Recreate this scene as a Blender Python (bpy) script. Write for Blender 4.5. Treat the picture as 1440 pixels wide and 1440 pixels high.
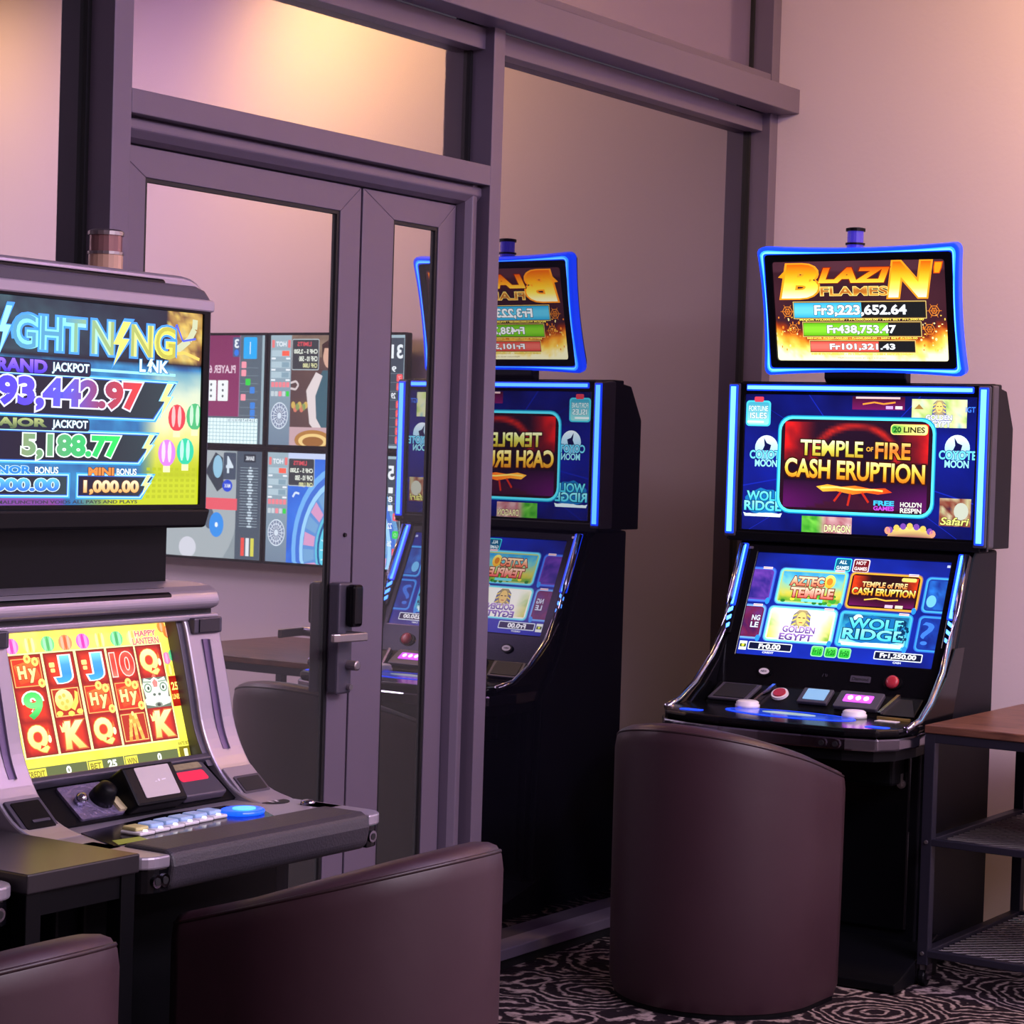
import bpy, bmesh, math, random
import numpy as np
from mathutils import Vector, Matrix

for o in list(bpy.data.objects):
    bpy.data.objects.remove(o, do_unlink=True)
SC = bpy.context.scene
COL = SC.collection

# ---------------------------------------------------------------- camera
CAM_RIGHT = (0.55165, -0.83351, 0.03069)
CAM_DOWN = (-0.00654, -0.04111, -0.99913)
CAM_FWD = (0.83405, 0.55097, -0.02813)
cd = bpy.data.cameras.new('camera')
cd.sensor_width = 36.0
cd.sensor_fit = 'HORIZONTAL'
cd.lens = 3150.0 / 1440.0 * 36.0
cd.clip_start = 0.05
cam = bpy.data.objects.new('camera', cd)
COL.objects.link(cam)
r, d, f = Vector(CAM_RIGHT).normalized(), Vector(CAM_DOWN).normalized(), Vector(CAM_FWD).normalized()
cam.matrix_world = Matrix(((r.x, -d.x, -f.x, 0.0), (r.y, -d.y, -f.y, 0.0), (r.z, -d.z, -f.z, 1.5), (0, 0, 0, 1)))
SC.camera = cam

# ---------------------------------------------------------------- world and room lights
world = bpy.data.worlds.new('world')
SC.world = world
world.use_nodes = True
bgn = world.node_tree.nodes['Background']
bgn.inputs['Color'].default_value = (0.30, 0.24, 0.34, 1)
bgn.inputs['Strength'].default_value = 0.15
SC.view_settings.view_transform = 'Standard'
SC.view_settings.look = 'None'
SC.view_settings.gamma = 1.0
SC.view_settings.use_curve_mapping = False
SC.view_settings.exposure = 0.22


def area(name, loc, to, size, power, color, size_y=None):
    l = bpy.data.lights.new(name, 'AREA')
    l.energy = power
    l.color = color
    l.size = size
    if size_y:
        l.shape = 'RECTANGLE'
        l.size_y = size_y
    o = bpy.data.objects.new(name, l)
    COL.objects.link(o)
    o.location = loc
    o.rotation_euler = (Vector(to) - Vector(loc)).to_track_quat('-Z', 'Y').to_euler()
    return o


def spot(name, loc, to, power, color, angle=70, blend=0.8, radius=0.05):
    l = bpy.data.lights.new(name, 'SPOT')
    l.energy = power
    l.color = color
    l.spot_size = math.radians(angle)
    l.spot_blend = blend
    l.shadow_soft_size = radius
    o = bpy.data.objects.new(name, l)
    COL.objects.link(o)
    o.location = loc
    o.rotation_euler = (Vector(to) - Vector(loc)).to_track_quat('-Z', 'Y').to_euler()
    return o


# unseen pink-white area lights added under the ceiling, set to light the frame fronts
for i, (x, y, p) in enumerate(((4.7, -0.7, 95), (2.4, -0.7, 85), (4.7, -2.8, 80), (2.4, -2.8, 70))):
    area('added_ceiling_light', (x, y, 3.44), (x, y, 0), 0.9, p, (0.96, 0.84, 1.0))
# unseen pink area light added under the ceiling to brighten the end wall
area('added_pink_light', (6.0, 0.9, 3.46), (6.8, 1.6, 1.0), 0.2, 48, (0.88, 0.52, 1.0), 2.4)
# unseen violet area light added to tint the front of the glass partition
area('added_violet_light', (3.9, 1.6, 3.46), (3.9, 2.6, 0), 0.2, 30, (0.66, 0.45, 1.0), 3.6)
# warm wall washers over the televisions
spot('warm_wall_lamp', (6.25, 1.55, 3.36), (6.9, 2.2, 2.3), 105, (1.0, 0.62, 0.18), 170, 1.0, 0.12)
spot('warm_wall_lamp', (6.25, -0.2, 3.36), (6.9, -0.2, 2.1), 48, (1.0, 0.62, 0.18), 170, 1.0, 0.12)

# ---------------------------------------------------------------- materials
MATS = {}


def lin(c):
    return tuple(((v / 255.0) / 12.92 if v <= 10.3 else ((v / 255.0 + 0.055) / 1.055) ** 2.4) for v in c[:3])


def mat(name, rgb, rough=0.5, metal=0.0, spec=0.5, emit=None, strength=0.0, bump=None, noise=None, coat=0.0):
    m = bpy.data.materials.new(name)
    m.use_nodes = True
    nt = m.node_tree
    b = nt.nodes['Principled BSDF']
    b.inputs['Base Color'].default_value = (*lin(rgb), 1)
    b.inputs['Roughness'].default_value = rough
    b.inputs['Metallic'].default_value = metal
    b.inputs['Specular IOR Level'].default_value = spec
    if coat:
        b.inputs['Coat Weight'].default_value = coat
        b.inputs['Coat Roughness'].default_value = 0.08
    if emit:
        b.inputs['Emission Color'].default_value = (*lin(emit), 1)
        b.inputs['Emission Strength'].default_value = strength
    tc = None
    if bump or noise:
        tc = nt.nodes.new('ShaderNodeTexCoord')
    if noise:      # scale, amount: colour mottling
        n = nt.nodes.new('ShaderNodeTexNoise')
        n.inputs['Scale'].default_value = noise[0]
        n.inputs['Detail'].default_value = 4
        nt.links.new(tc.outputs['Object'], n.inputs['Vector'])
        mx = nt.nodes.new('ShaderNodeMix')
        mx.data_type = 'RGBA'
        mx.inputs[6].default_value = (*[v * (1 - noise[1]) for v in lin(rgb)], 1)
        mx.inputs[7].default_value = (*[min(1, v * (1 + noise[1])) for v in lin(rgb)], 1)
        nt.links.new(n.outputs['Fac'], mx.inputs[0])
        nt.links.new(mx.outputs[2], b.inputs['Base Color'])
    if bump:       # scale, strength
        n = nt.nodes.new('ShaderNodeTexNoise')
        n.inputs['Scale'].default_value = bump[0]
        n.inputs['Detail'].default_value = 3
        nt.links.new(tc.outputs['Object'], n.inputs['Vector'])
        bp = nt.nodes.new('ShaderNodeBump')
        bp.inputs['Strength'].default_value = bump[1]
        bp.inputs['Distance'].default_value = 0.01
        nt.links.new(n.outputs['Fac'], bp.inputs['Height'])
        nt.links.new(bp.outputs['Normal'], b.inputs['Normal'])
    MATS[name] = m
    return m


M_wall = mat('painted_wall', (222, 205, 212), 0.85, bump=(60, 0.05), noise=(1.5, 0.03))
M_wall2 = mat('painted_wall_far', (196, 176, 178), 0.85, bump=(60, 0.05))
M_ceil = mat('ceiling_paint', (205, 190, 205), 0.9)
M_frame = mat('violet_grey_aluminium', (108, 97, 116), 0.45, 0.15, bump=(300, 0.03))
M_gasket = mat('black_gasket', (14, 12, 18), 0.6)
M_black = mat('black_plastic', (8, 8, 12), 0.45, spec=0.15)
M_blackgloss = mat('gloss_black', (9, 9, 13), 0.16, spec=0.28)
M_cab = mat('black_cabinet', (9, 9, 17), 0.45, spec=0.18, noise=(9, 0.15))
M_silver = mat('silver_lilac_plastic', (172, 164, 178), 0.33, 0.55)
M_silverdark = mat('grey_plastic', (78, 74, 88), 0.4, 0.3)
M_chrome = mat('chrome', (158, 156, 170), 0.13, 1.0)
M_steel = mat('brushed_steel', (165, 158, 160), 0.32, 0.9)
M_pad = mat('black_leather_pad', (52, 48, 56), 0.5, bump=(220, 0.15))
M_leather = mat('plum_leather', (54, 31, 40), 0.46, bump=(14, 0.10), noise=(5, 0.12))
M_piping = mat('plum_piping', (46, 28, 33), 0.4)
M_blacktable = mat('black_laminate', (40, 36, 40), 0.32, noise=(12, 0.1))
M_darksteel = mat('dark_steel', (46, 44, 58), 0.4, 0.5)


def led(name, rgb, strength):
    m = mat(name, (10, 20, 60), 0.4)
    b = m.node_tree.nodes['Principled BSDF']
    b.inputs['Emission Color'].default_value = (*rgb, 1)
    b.inputs['Emission Strength'].default_value = strength
    return m


M_led = led('blue_led', (0.012, 0.12, 1.0), 5.0)
M_ledcore = led('cyan_led', (0.05, 0.20, 1.0), 6.0)
M_leddeep = led('deep_blue_led', (0.004, 0.045, 1.0), 1.7)
M_redled = mat('red_lit_slot', (90, 10, 20), 0.4, emit=(255, 40, 80), strength=1.0)
M_purpleled = mat('violet_lit_slot', (90, 30, 120), 0.4, emit=(205, 70, 255), strength=2.2)
M_whitebtn = mat('white_button', (225, 220, 228), 0.35)
M_bluebtn = mat('pale_blue_button', (150, 175, 215), 0.35, emit=(120, 150, 205), strength=0.25)
M_yellowbtn = mat('pale_yellow_button', (200, 190, 130), 0.4)
M_redbtn = mat('red_button', (170, 40, 55), 0.35)
M_glassgrey = mat('smoked_lens', (30, 30, 40), 0.1)
M_amber = mat('amber_lens', (205, 165, 140), 0.15, spec=0.6)
M_bluelens = mat('blue_lens', (70, 60, 160), 0.2, emit=(60, 50, 190), strength=0.4)


def wood_mat():
    m = mat('brown_wood', (124, 78, 58), 0.38)
    nt = m.node_tree
    b = nt.nodes['Principled BSDF']
    tc = nt.nodes.new('ShaderNodeTexCoord')
    mp = nt.nodes.new('ShaderNodeMapping')
    mp.inputs['Scale'].default_value = (14, 2.0, 14)
    n = nt.nodes.new('ShaderNodeTexNoise')
    n.inputs['Scale'].default_value = 3.0
    n.inputs['Detail'].default_value = 6
    n.inputs['Distortion'].default_value = 1.2
    cr = nt.nodes.new('ShaderNodeValToRGB')
    cr.color_ramp.elements[0].position = 0.3
    cr.color_ramp.elements[0].color = (*lin((74, 42, 33)), 1)
    cr.color_ramp.elements[1].position = 0.7
    cr.color_ramp.elements[1].color = (*lin((124, 82, 64)), 1)
    nt.links.new(tc.outputs['Object'], mp.inputs['Vector'])
    nt.links.new(mp.outputs['Vector'], n.inputs['Vector'])
    nt.links.new(n.outputs['Fac'], cr.inputs['Fac'])
    nt.links.new(cr.outputs['Color'], b.inputs['Base Color'])
    return m


M_wood = wood_mat()


def carpet_mat():
    m = mat('swirl_carpet', (50, 36, 40), 0.95, spec=0.1)
    nt = m.node_tree
    b = nt.nodes['Principled BSDF']
    N = nt.nodes.new
    L = nt.links.new
    tc = N('ShaderNodeTexCoord')
    wob = N('ShaderNodeTexNoise')
    wob.inputs['Scale'].default_value = 6.5
    wob.inputs['Detail'].default_value = 5.0
    L(tc.outputs['Object'], wob.inputs['Vector'])
    add = N('ShaderNodeMixRGB')
    add.blend_type = 'ADD'
    add.inputs['Fac'].default_value = 0.15
    L(tc.outputs['Object'], add.inputs[1])
    L(wob.outputs['Color'], add.inputs[2])
    vo = N('ShaderNodeTexVoronoi')
    vo.feature = 'F1'
    vo.inputs['Scale'].default_value = 3.0
    vo.inputs['Randomness'].default_value = 0.9
    L(add.outputs[0], vo.inputs['Vector'])
    ml = N('ShaderNodeMath')
    ml.operation = 'MULTIPLY'
    ml.inputs[1].default_value = 66.0
    L(vo.outputs['Distance'], ml.inputs[0])
    sn = N('ShaderNodeMath')
    sn.operation = 'SINE'
    L(ml.outputs[0], sn.inputs[0])
    fine = N('ShaderNodeTexNoise')
    fine.inputs['Scale'].default_value = 42.0
    fine.inputs['Detail'].default_value = 3.0
    L(tc.outputs['Object'], fine.inputs['Vector'])
    a2 = N('ShaderNodeMath')
    a2.operation = 'MULTIPLY_ADD'
    a2.inputs[1].default_value = 3.0
    a2.inputs[2].default_value = -1.65
    L(fine.outputs['Fac'], a2.inputs[0])
    a3 = N('ShaderNodeMath')
    a3.operation = 'ADD'
    L(sn.outputs[0], a3.inputs[0])
    L(a2.outputs[0], a3.inputs[1])
    cr = N('ShaderNodeValToRGB')
    e = cr.color_ramp.elements
    e[0].position = 0.0
    e[0].color = (*lin((27, 19, 25)), 1)
    e[1].position = 1.0
    e[1].color = (*lin((150, 133, 130)), 1)
    L(a3.outputs[0], cr.inputs['Fac'])
    L(cr.outputs['Color'], b.inputs['Base Color'])
    bp = N('ShaderNodeBump')
    bp.inputs['Strength'].default_value = 0.4
    bp.inputs['Distance'].default_value = 0.004
    L(a3.outputs[0], bp.inputs['Height'])
    L(bp.outputs['Normal'], b.inputs['Normal'])
    return m


M_carpet = carpet_mat()


def glass_mat(name, refl, back, rough=0.012, wavy=0.0):
    """dark backed partition glass: a mirror-like surface over a dull tinted film"""
    m = bpy.data.materials.new(name)
    m.use_nodes = True
    nt = m.node_tree
    nt.nodes.clear()
    N = nt.nodes.new
    out = N('ShaderNodeOutputMaterial')
    mx = N('ShaderNodeMixShader')
    mx.inputs[0].default_value = refl
    df = N('ShaderNodeBsdfDiffuse')
    df.inputs['Color'].default_value = (*lin(back), 1)
    gl = N('ShaderNodeBsdfGlossy')
    gl.inputs['Color'].default_value = (0.95, 0.92, 0.94, 1)
    gl.inputs['Roughness'].default_value = rough
    nt.links.new(df.outputs[0], mx.inputs[1])
    nt.links.new(gl.outputs[0], mx.inputs[2])
    nt.links.new(mx.outputs[0], out.inputs['Surface'])
    if wavy:
        tc = N('ShaderNodeTexCoord')
        n = N('ShaderNodeTexNoise')
        n.inputs['Scale'].default_value = 45
        n.inputs['Detail'].default_value = 3
        bp = N('ShaderNodeBump')
        bp.inputs['Strength'].default_value = wavy
        bp.inputs['Distance'].default_value = 0.002
        nt.links.new(tc.outputs['Object'], n.inputs['Vector'])
        nt.links.new(n.outputs['Fac'], bp.inputs['Height'])
        nt.links.new(bp.outputs['Normal'], gl.inputs['Normal'])
    return m


M_glass = glass_mat('partition_glass', 0.44, (15, 14, 24))
M_glassdoor = glass_mat('door_glass', 0.46, (74, 74, 74))
M_glassupper = glass_mat('reflection_tinted_upper_glass', 0.34, (112, 98, 126), 0.12)  # lavender backing colour stands in for the reflected violet ceiling light
M_glasstop = glass_mat('filmed_upper_glass', 0.46, (60, 54, 54), 0.06, 0.05)


def screen_mat(name, strength):
    m = bpy.data.materials.new(name)
    m.use_nodes = True
    nt = m.node_tree
    b = nt.nodes['Principled BSDF']
    at = nt.nodes.new('ShaderNodeAttribute')
    at.attribute_name = 'Col'
    b.inputs['Base Color'].default_value = (0.005, 0.005, 0.006, 1)
    b.inputs['Roughness'].default_value = 0.12
    b.inputs['Specular IOR Level'].default_value = 0.25
    b.inputs['Emission Strength'].default_value = strength
    nt.links.new(at.outputs['Color'], b.inputs['Emission Color'])
    return m


M_scr = screen_mat('lit_screen', 1.3)
M_tv = screen_mat('lit_television', 2.2)

# ---------------------------------------------------------------- builders
ORG = {}


def root(name, loc, label, cat, group=None):
    o = bpy.data.objects.new(name, None)
    o.empty_display_size = 0.1
    COL.objects.link(o)
    o.location = loc
    ORG[o] = Vector(loc)
    o['label'] = label
    o['category'] = cat
    if group:
        o['group'] = group
    return o


def sroot(name, loc=(0, 0, 0)):
    o = bpy.data.objects.new(name, None)
    COL.objects.link(o)
    o.location = loc
    ORG[o] = Vector(loc)
    o['kind'] = 'structure'
    return o


class MB:
    def __init__(s):
        s.v = []
        s.f = []

    def add(s, vs, fs):
        n = len(s.v)
        s.v += [tuple(v) for v in vs]
        s.f += [tuple(i + n for i in f) for f in fs]
        return s

    def box(s, x0, x1, y0, y1, z0, z1):
        return s.add([(x0, y0, z0), (x1, y0, z0), (x1, y1, z0), (x0, y1, z0), (x0, y0, z1), (x1, y0, z1), (x1, y1, z1), (x0, y1, z1)],
                     [(0, 3, 2, 1), (4, 5, 6, 7), (0, 1, 5, 4), (1, 2, 6, 5), (2, 3, 7, 6), (3, 0, 4, 7)])

    def prism(s, poly, axis, a, b):
        """poly: 2-D points in the two axes other than axis (in x,y,z order)"""
        def P(p, t):
            q = [p[0], p[1]]
            q.insert(axis, t)
            return tuple(q)
        n = len(poly)
        vs = [P(p, a) for p in poly] + [P(p, b) for p in poly]
        fs = [tuple(range(n)), tuple(range(2 * n - 1, n - 1, -1))]
        fs += [(i, i + n, (i + 1) % n + n, (i + 1) % n) for i in range(n)]
        return s.add(vs, fs)

    def frame_prism(s, fr, poly, t0, t1):
        """poly in the (u,v) coordinates of a frame (origin, u, v, n), extruded along n"""
        o, u, w, nn = fr
        n = len(poly)
        vs = [o + u * p[0] + w * p[1] + nn * t0 for p in poly] + [o + u * p[0] + w * p[1] + nn * t1 for p in poly]
        fs = [tuple(range(n)), tuple(range(2 * n - 1, n - 1, -1))]
        fs += [(i, i + n, (i + 1) % n + n, (i + 1) % n) for i in range(n)]
        return s.add(vs, fs)

    def frame_ring(s, fr, outer, inner, t0, t1):
        o, u, w, nn = fr
        n = len(outer)
        P = lambda p, t: o + u * p[0] + w * p[1] + nn * t
        vs = [P(p, t0) for p in outer] + [P(p, t1) for p in outer] + [P(p, t0) for p in inner] + [P(p, t1) for p in inner]
        fs = []
        for i in range(n):
            j = (i + 1) % n
            fs += [(i, i + n, j + n, j), (i + n, i + 3 * n, j + 3 * n, j + n), (i + 3 * n, i + 2 * n, j + 2 * n, j + 3 * n), (i + 2 * n, i, j, j + 2 * n)]
        return s.add(vs, fs)

    def tube(s, pts, r, n=8, closed=False):
        pts = [Vector(p) for p in pts]
        m = len(pts)
        rings = []
        for i, p in enumerate(pts):
            a = pts[(i - 1) % m] if (closed or i > 0) else p
            b = pts[(i + 1) % m] if (closed or i < m - 1) else p
            t = (b - a).normalized()
            up = Vector((0, 0, 1)) if abs(t.z) < 0.9 else Vector((1, 0, 0))
            e1 = t.cross(up).normalized()
            e2 = t.cross(e1).normalized()
            rr = r[i] if isinstance(r, (list, tuple)) else r
            rings.append([p + (e1 * math.cos(2 * math.pi * k / n) + e2 * math.sin(2 * math.pi * k / n)) * rr for k in range(n)])
        vs = [q for ring in rings for q in ring]
        fs = []
        for i in range(m if closed else m - 1):
            j = (i + 1) % m
            for k in range(n):
                fs.append((i * n + k, i * n + (k + 1) % n, j * n + (k + 1) % n, j * n + k))
        if not closed:
            fs += [tuple(range(n - 1, -1, -1)), tuple((m - 1) * n + k for k in range(n))]
        return s.add(vs, fs)

    def lathe(s, p, axis, prof, n=20):
        """prof: (distance along axis, radius)"""
        p = Vector(p)
        ax = Vector(axis).normalized()
        up = Vector((0, 0, 1)) if abs(ax.z) < 0.9 else Vector((1, 0, 0))
        e1 = ax.cross(up).normalized()
        e2 = ax.cross(e1).normalized()
        vs = []
        for (h, rr) in prof:
            vs += [p + ax * h + (e1 * math.cos(2 * math.pi * k / n) + e2 * math.sin(2 * math.pi * k / n)) * rr for k in range(n)]
        fs = []
        for i in range(len(prof) - 1):
            for k in range(n):
                fs.append((i * n + k, i * n + (k + 1) % n, (i + 1) * n + (k + 1) % n, (i + 1) * n + k))
        fs += [tuple(range(n - 1, -1, -1)), tuple((len(prof) - 1) * n + k for k in range(n))]
        return s.add(vs, fs)

    def build(s, name, m, parent=None, bevel=0.0, smooth=False, seg=2):
        me = bpy.data.meshes.new(name)
        o = bpy.data.objects.new(name, me)
        COL.objects.link(o)
        org = Vector((0, 0, 0))
        if parent is not None:
            o.parent = parent
            org = ORG[parent]
        ORG[o] = org
        me.from_pydata([tuple(Vector(v) - org) for v in s.v], [], s.f)
        me.validate()
        bm = bmesh.new()
        bm.from_mesh(me)
        bmesh.ops.recalc_face_normals(bm, faces=bm.faces)
        bm.to_mesh(me)
        bm.free()
        me.materials.append(m)
        if smooth:
            for p in me.polygons:
                p.use_smooth = True
        if bevel:
            md = o.modifiers.new('bevel', 'BEVEL')
            md.width = bevel
            md.segments = seg
            md.limit_method = 'ANGLE'
            md.angle_limit = math.radians(35)
        return o


def rr(x0, y0, x1, y1, r, n=5):
    pts = []
    for cx, cy, a0 in ((x1 - r, y1 - r, 0), (x0 + r, y1 - r, 90), (x0 + r, y0 + r, 180), (x1 - r, y0 + r, 270)):
        for k in range(n + 1):
            a = math.radians(a0 + 90 * k / n)
            pts.append((cx + r * math.cos(a), cy + r * math.sin(a)))
    return pts


def ell(cx, cy, rx, ry, n=20):
    return [(cx + rx * math.cos(2 * math.pi * k / n), cy + ry * math.sin(2 * math.pi * k / n)) for k in range(n)]


def frame(o, u, v):
    """frame with origin o, u to the viewer's right, v up, n towards the viewer"""
    u = Vector(u).normalized()
    v = Vector(v).normalized()
    return (Vector(o), u, v, u.cross(v).normalized())


# ---------------------------------------------------------------- pictures on the screens
TXT = {}


def text_mesh(t, off, shear):
    key = (t, off, shear)
    if key in TXT:
        return TXT[key]
    c = bpy.data.curves.new('t', 'FONT')
    c.body = t
    c.resolution_u = 4
    c.offset = off
    c.shear = shear
    c.fill_mode = 'FRONT'
    o = bpy.data.objects.new('t', c)
    me = bpy.data.meshes.new_from_object(o)
    vs = [(v.co.x, v.co.y) for v in me.vertices]
    fs = [tuple(p.vertices) for p in me.polygons]
    bpy.data.objects.remove(o)
    bpy.data.curves.remove(c)
    bpy.data.meshes.remove(me)
    TXT[key] = (vs, fs)
    return TXT[key]


def cut(pts, faces, way, n):
    """cut a flat mesh at n levels so that a colour run of several stops follows them"""
    bm = bmesh.new()
    vs = [bm.verts.new((p[0], p[1], 0)) for p in pts]
    for f_ in faces:
        try:
            bm.faces.new([vs[i] for i in f_])
        except ValueError:
            pass
    k = 1 if way == 'v' else 0
    lo, hi = min(p[k] for p in pts), max(p[k] for p in pts)
    for i in range(n):
        c = lo + (hi - lo) * (i + 1) / (n + 1)
        bmesh.ops.bisect_plane(bm, geom=bm.verts[:] + bm.edges[:] + bm.faces[:], plane_co=(c if k == 0 else 0, c if k == 1 else 0, 0), plane_no=(1 - k, k, 0))
    bm.verts.index_update()
    out = [(v.co.x, v.co.y) for v in bm.verts]
    fs = [tuple(v.index for v in f_.verts) for f_ in bm.faces]
    bm.free()
    return out, fs


class Art:
    """flat picture in units of its own: x right 0..W, y down 0..H"""
    STEP = 0.00012

    def __init__(s, fr, W, H, w, h):
        # fr: frame at the picture's top-left corner; w, h: size in metres
        s.fr, s.W, s.H = fr, W, H
        s.sx, s.sy = w / W, h / H
        s.v, s.f, s.c = [], [], []
        s.top = 0

    def add(s, pts, faces, col, layer=None):
        if layer is None:
            s.top += 1
            layer = s.top
        else:
            s.top = max(s.top, layer)
        if not callable(col) and isinstance(col[0], str) and len(col) > 3:
            pts, faces = cut(pts, faces, col[0], len(col) - 2)
        n = len(s.v)
        o, u, v, nn = s.fr
        xs = [p[0] for p in pts]
        ys = [p[1] for p in pts]
        x0, x1, y0, y1 = min(xs), max(xs), min(ys), max(ys)
        for p in pts:
            x = min(max(p[0], 0), s.W)
            y = min(max(p[1], 0), s.H)
            s.v.append(tuple(o + u * (x * s.sx) - v * (y * s.sy) + nn * (layer * s.STEP)))
            if callable(col):
                c = col(p[0], p[1])
            elif isinstance(col[0], str):
                k = (p[1] - y0) / max(1e-6, y1 - y0) if col[0] == 'v' else (p[0] - x0) / max(1e-6, x1 - x0)
                st = col[1:]
                k *= len(st) - 1
                i = min(int(k), len(st) - 2)
                k -= i
                c = [st[i][j] * (1 - k) + st[i + 1][j] * k for j in range(3)]
            else:
                c = col
            s.c.append((*lin(c), 1.0))
        s.f += [tuple(i + n for i in f) for f in faces]
        return layer

    def poly(s, pts, col, layer=None):
        return s.add(pts, [tuple(range(len(pts)))], col, layer)

    def rect(s, x0, y0, x1, y1, col, layer=None):
        return s.poly([(x0, y0), (x1, y0), (x1, y1), (x0, y1)], col, layer)

    def rrect(s, x0, y0, x1, y1, r_, col, layer=None):
        return s.poly(rr(x0, y0, x1, y1, r_), col, layer)

    def ell(s, cx, cy, rx, ry, col, layer=None, n=18):
        return s.poly(ell(cx, cy, rx, ry, n), col, layer)

    def line(s, pts, w, col, layer=None):
        if layer is None:
            s.top += 1
            layer = s.top
        for a, b in zip(pts[:-1], pts[1:]):
            dx, dy = b[0] - a[0], b[1] - a[1]
            l = math.hypot(dx, dy) or 1
            nx, ny = -dy / l * w / 2, dx / l * w / 2
            s.add([(a[0] + nx, a[1] + ny), (b[0] + nx, b[1] + ny), (b[0] - nx, b[1] - ny), (a[0] - nx, a[1] - ny)], [(0, 1, 2, 3)], col, layer)
        return layer

    def grid(s, x0, y0, x1, y1, nx, ny, fn, layer=None):
        pts = [(x0 + (x1 - x0) * i / nx, y0 + (y1 - y0) * j / ny) for j in range(ny + 1) for i in range(nx + 1)]
        fs = [(j * (nx + 1) + i, j * (nx + 1) + i + 1, (j + 1) * (nx + 1) + i + 1, (j + 1) * (nx + 1) + i) for j in range(ny) for i in range(nx)]
        return s.add(pts, fs, fn, layer)

    def text(s, t, x0, y0, x1, y1, col, off=0.0, outline=None, shear=0.0, tilt=0.0, mirror=False, layer=None):
        """fit the text into the box; outline = (extra offset, colour)"""
        vs, fs = text_mesh(t, off, shear)
        if not vs:
            return
        xs = [p[0] for p in vs]
        ys = [p[1] for p in vs]
        bx0, bx1, by0, by1 = min(xs), max(xs), min(ys), max(ys)
        kx, ky = (x1 - x0) / (bx1 - bx0), (y1 - y0) / (by1 - by0)

        def mp(p):
            x = x0 + (p[0] - bx0) * kx
            return (x, y1 - (p[1] - by0) * ky + tilt * (x - x0))
        if outline:
            vo, fo = text_mesh(t, off + outline[0], shear)
            s.add([mp(p) for p in vo], fo, outline[1], layer)
            if layer is not None:
                layer += 1
        return s.add([mp(p) for p in vs], fs, col, layer)

    def build(s, name, parent, m):
        me = bpy.data.meshes.new(name)
        org = ORG[parent]
        me.from_pydata([tuple(Vector(v) - org) for v in s.v], [], s.f)
        a = me.color_attributes.new('Col', 'FLOAT_COLOR', 'POINT')
        a.data.foreach_set('color', np.array(s.c, dtype=np.float32).ravel())
        me.materials.append(m)
        o = bpy.data.objects.new(name, me)
        COL.objects.link(o)
        o.parent = parent
        ORG[o] = org
        return o


_rg = np.random.RandomState(7)
_tab = _rg.rand(64, 64)


def vnoise(x, y):
    xi, yi = math.floor(x), math.floor(y)
    fx, fy = x - xi, y - yi
    fx, fy = fx * fx * (3 - 2 * fx), fy * fy * (3 - 2 * fy)
    t = lambda a, b: _tab[a & 63, b & 63]
    return (t(xi, yi) * (1 - fx) + t(xi + 1, yi) * fx) * (1 - fy) + (t(xi, yi + 1) * (1 - fx) + t(xi + 1, yi + 1) * fx) * fy


def fbm(x, y):
    return 0.55 * vnoise(x, y) + 0.3 * vnoise(2.1 * x + 7, 2.1 * y + 3) + 0.15 * vnoise(4.3 * x + 1, 4.3 * y + 9)


def mixc(a, b, k):
    k = min(1, max(0, k))
    return tuple(a[i] * (1 - k) + b[i] * k for i in range(3))


def rampc(k, *stops):
    k = min(0.9999, max(0, k)) * (len(stops) - 1)
    i = int(k)
    return mixc(stops[i], stops[i + 1], k - i)

# ================================================================ the room
XE, YF, YG, ZC = 6.90, 3.517, 3.600, 3.50


def plain(name, m, *b):
    o = MB().box(*b).build(name, m)
    o['kind'] = 'structure'
    return o


plain('floor', M_carpet, -3.1, 7.0, -4.1, 3.75, -0.05, 0.0)
plain('ceiling', M_ceil, -3.1, 7.0, -4.1, 3.75, ZC, ZC + 0.05)
plain('wall_end', M_wall, XE, XE + 0.1, -4.1, 3.75, 0.0, ZC)
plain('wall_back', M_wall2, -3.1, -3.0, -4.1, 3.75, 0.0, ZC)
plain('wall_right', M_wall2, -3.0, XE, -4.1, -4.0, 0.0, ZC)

gw = sroot('wall_left')
POSTS = [(-1.0, -0.94), (0.63, 0.69), (2.15, 2.21), (3.666, 3.727), (5.164, 5.219), (6.842, 6.9)]
for a, b in POSTS:
    MB().box(a, b, YF, YG + 0.05, 0.0, ZC).build('post', M_frame, gw, 0.002)
    # black gasket beside the post, against the glass
    MB().box(a - 0.012, a, YG - 0.012, YG + 0.03, 0.06, ZC).build('gasket', M_gasket, gw)
MB().box(-3.0, XE, 3.437, YF + 0.02, 2.667, 2.75).build('beam', M_frame, gw, 0.003)
MB().box(-3.0, XE, YF + 0.03, YG + 0.04, 2.607, 2.667).build('head_rail', M_frame, gw, 0.002)
MB().box(-3.0, XE, YF + 0.004, YG + 0.04, 2.75, 2.80).build('upper_sill_rail', M_frame, gw, 0.002)
# transom over the door
MB().box(3.727, 5.164, YF, YG + 0.04, 2.229, 2.284).build('transom', M_frame, gw, 0.002)
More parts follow.
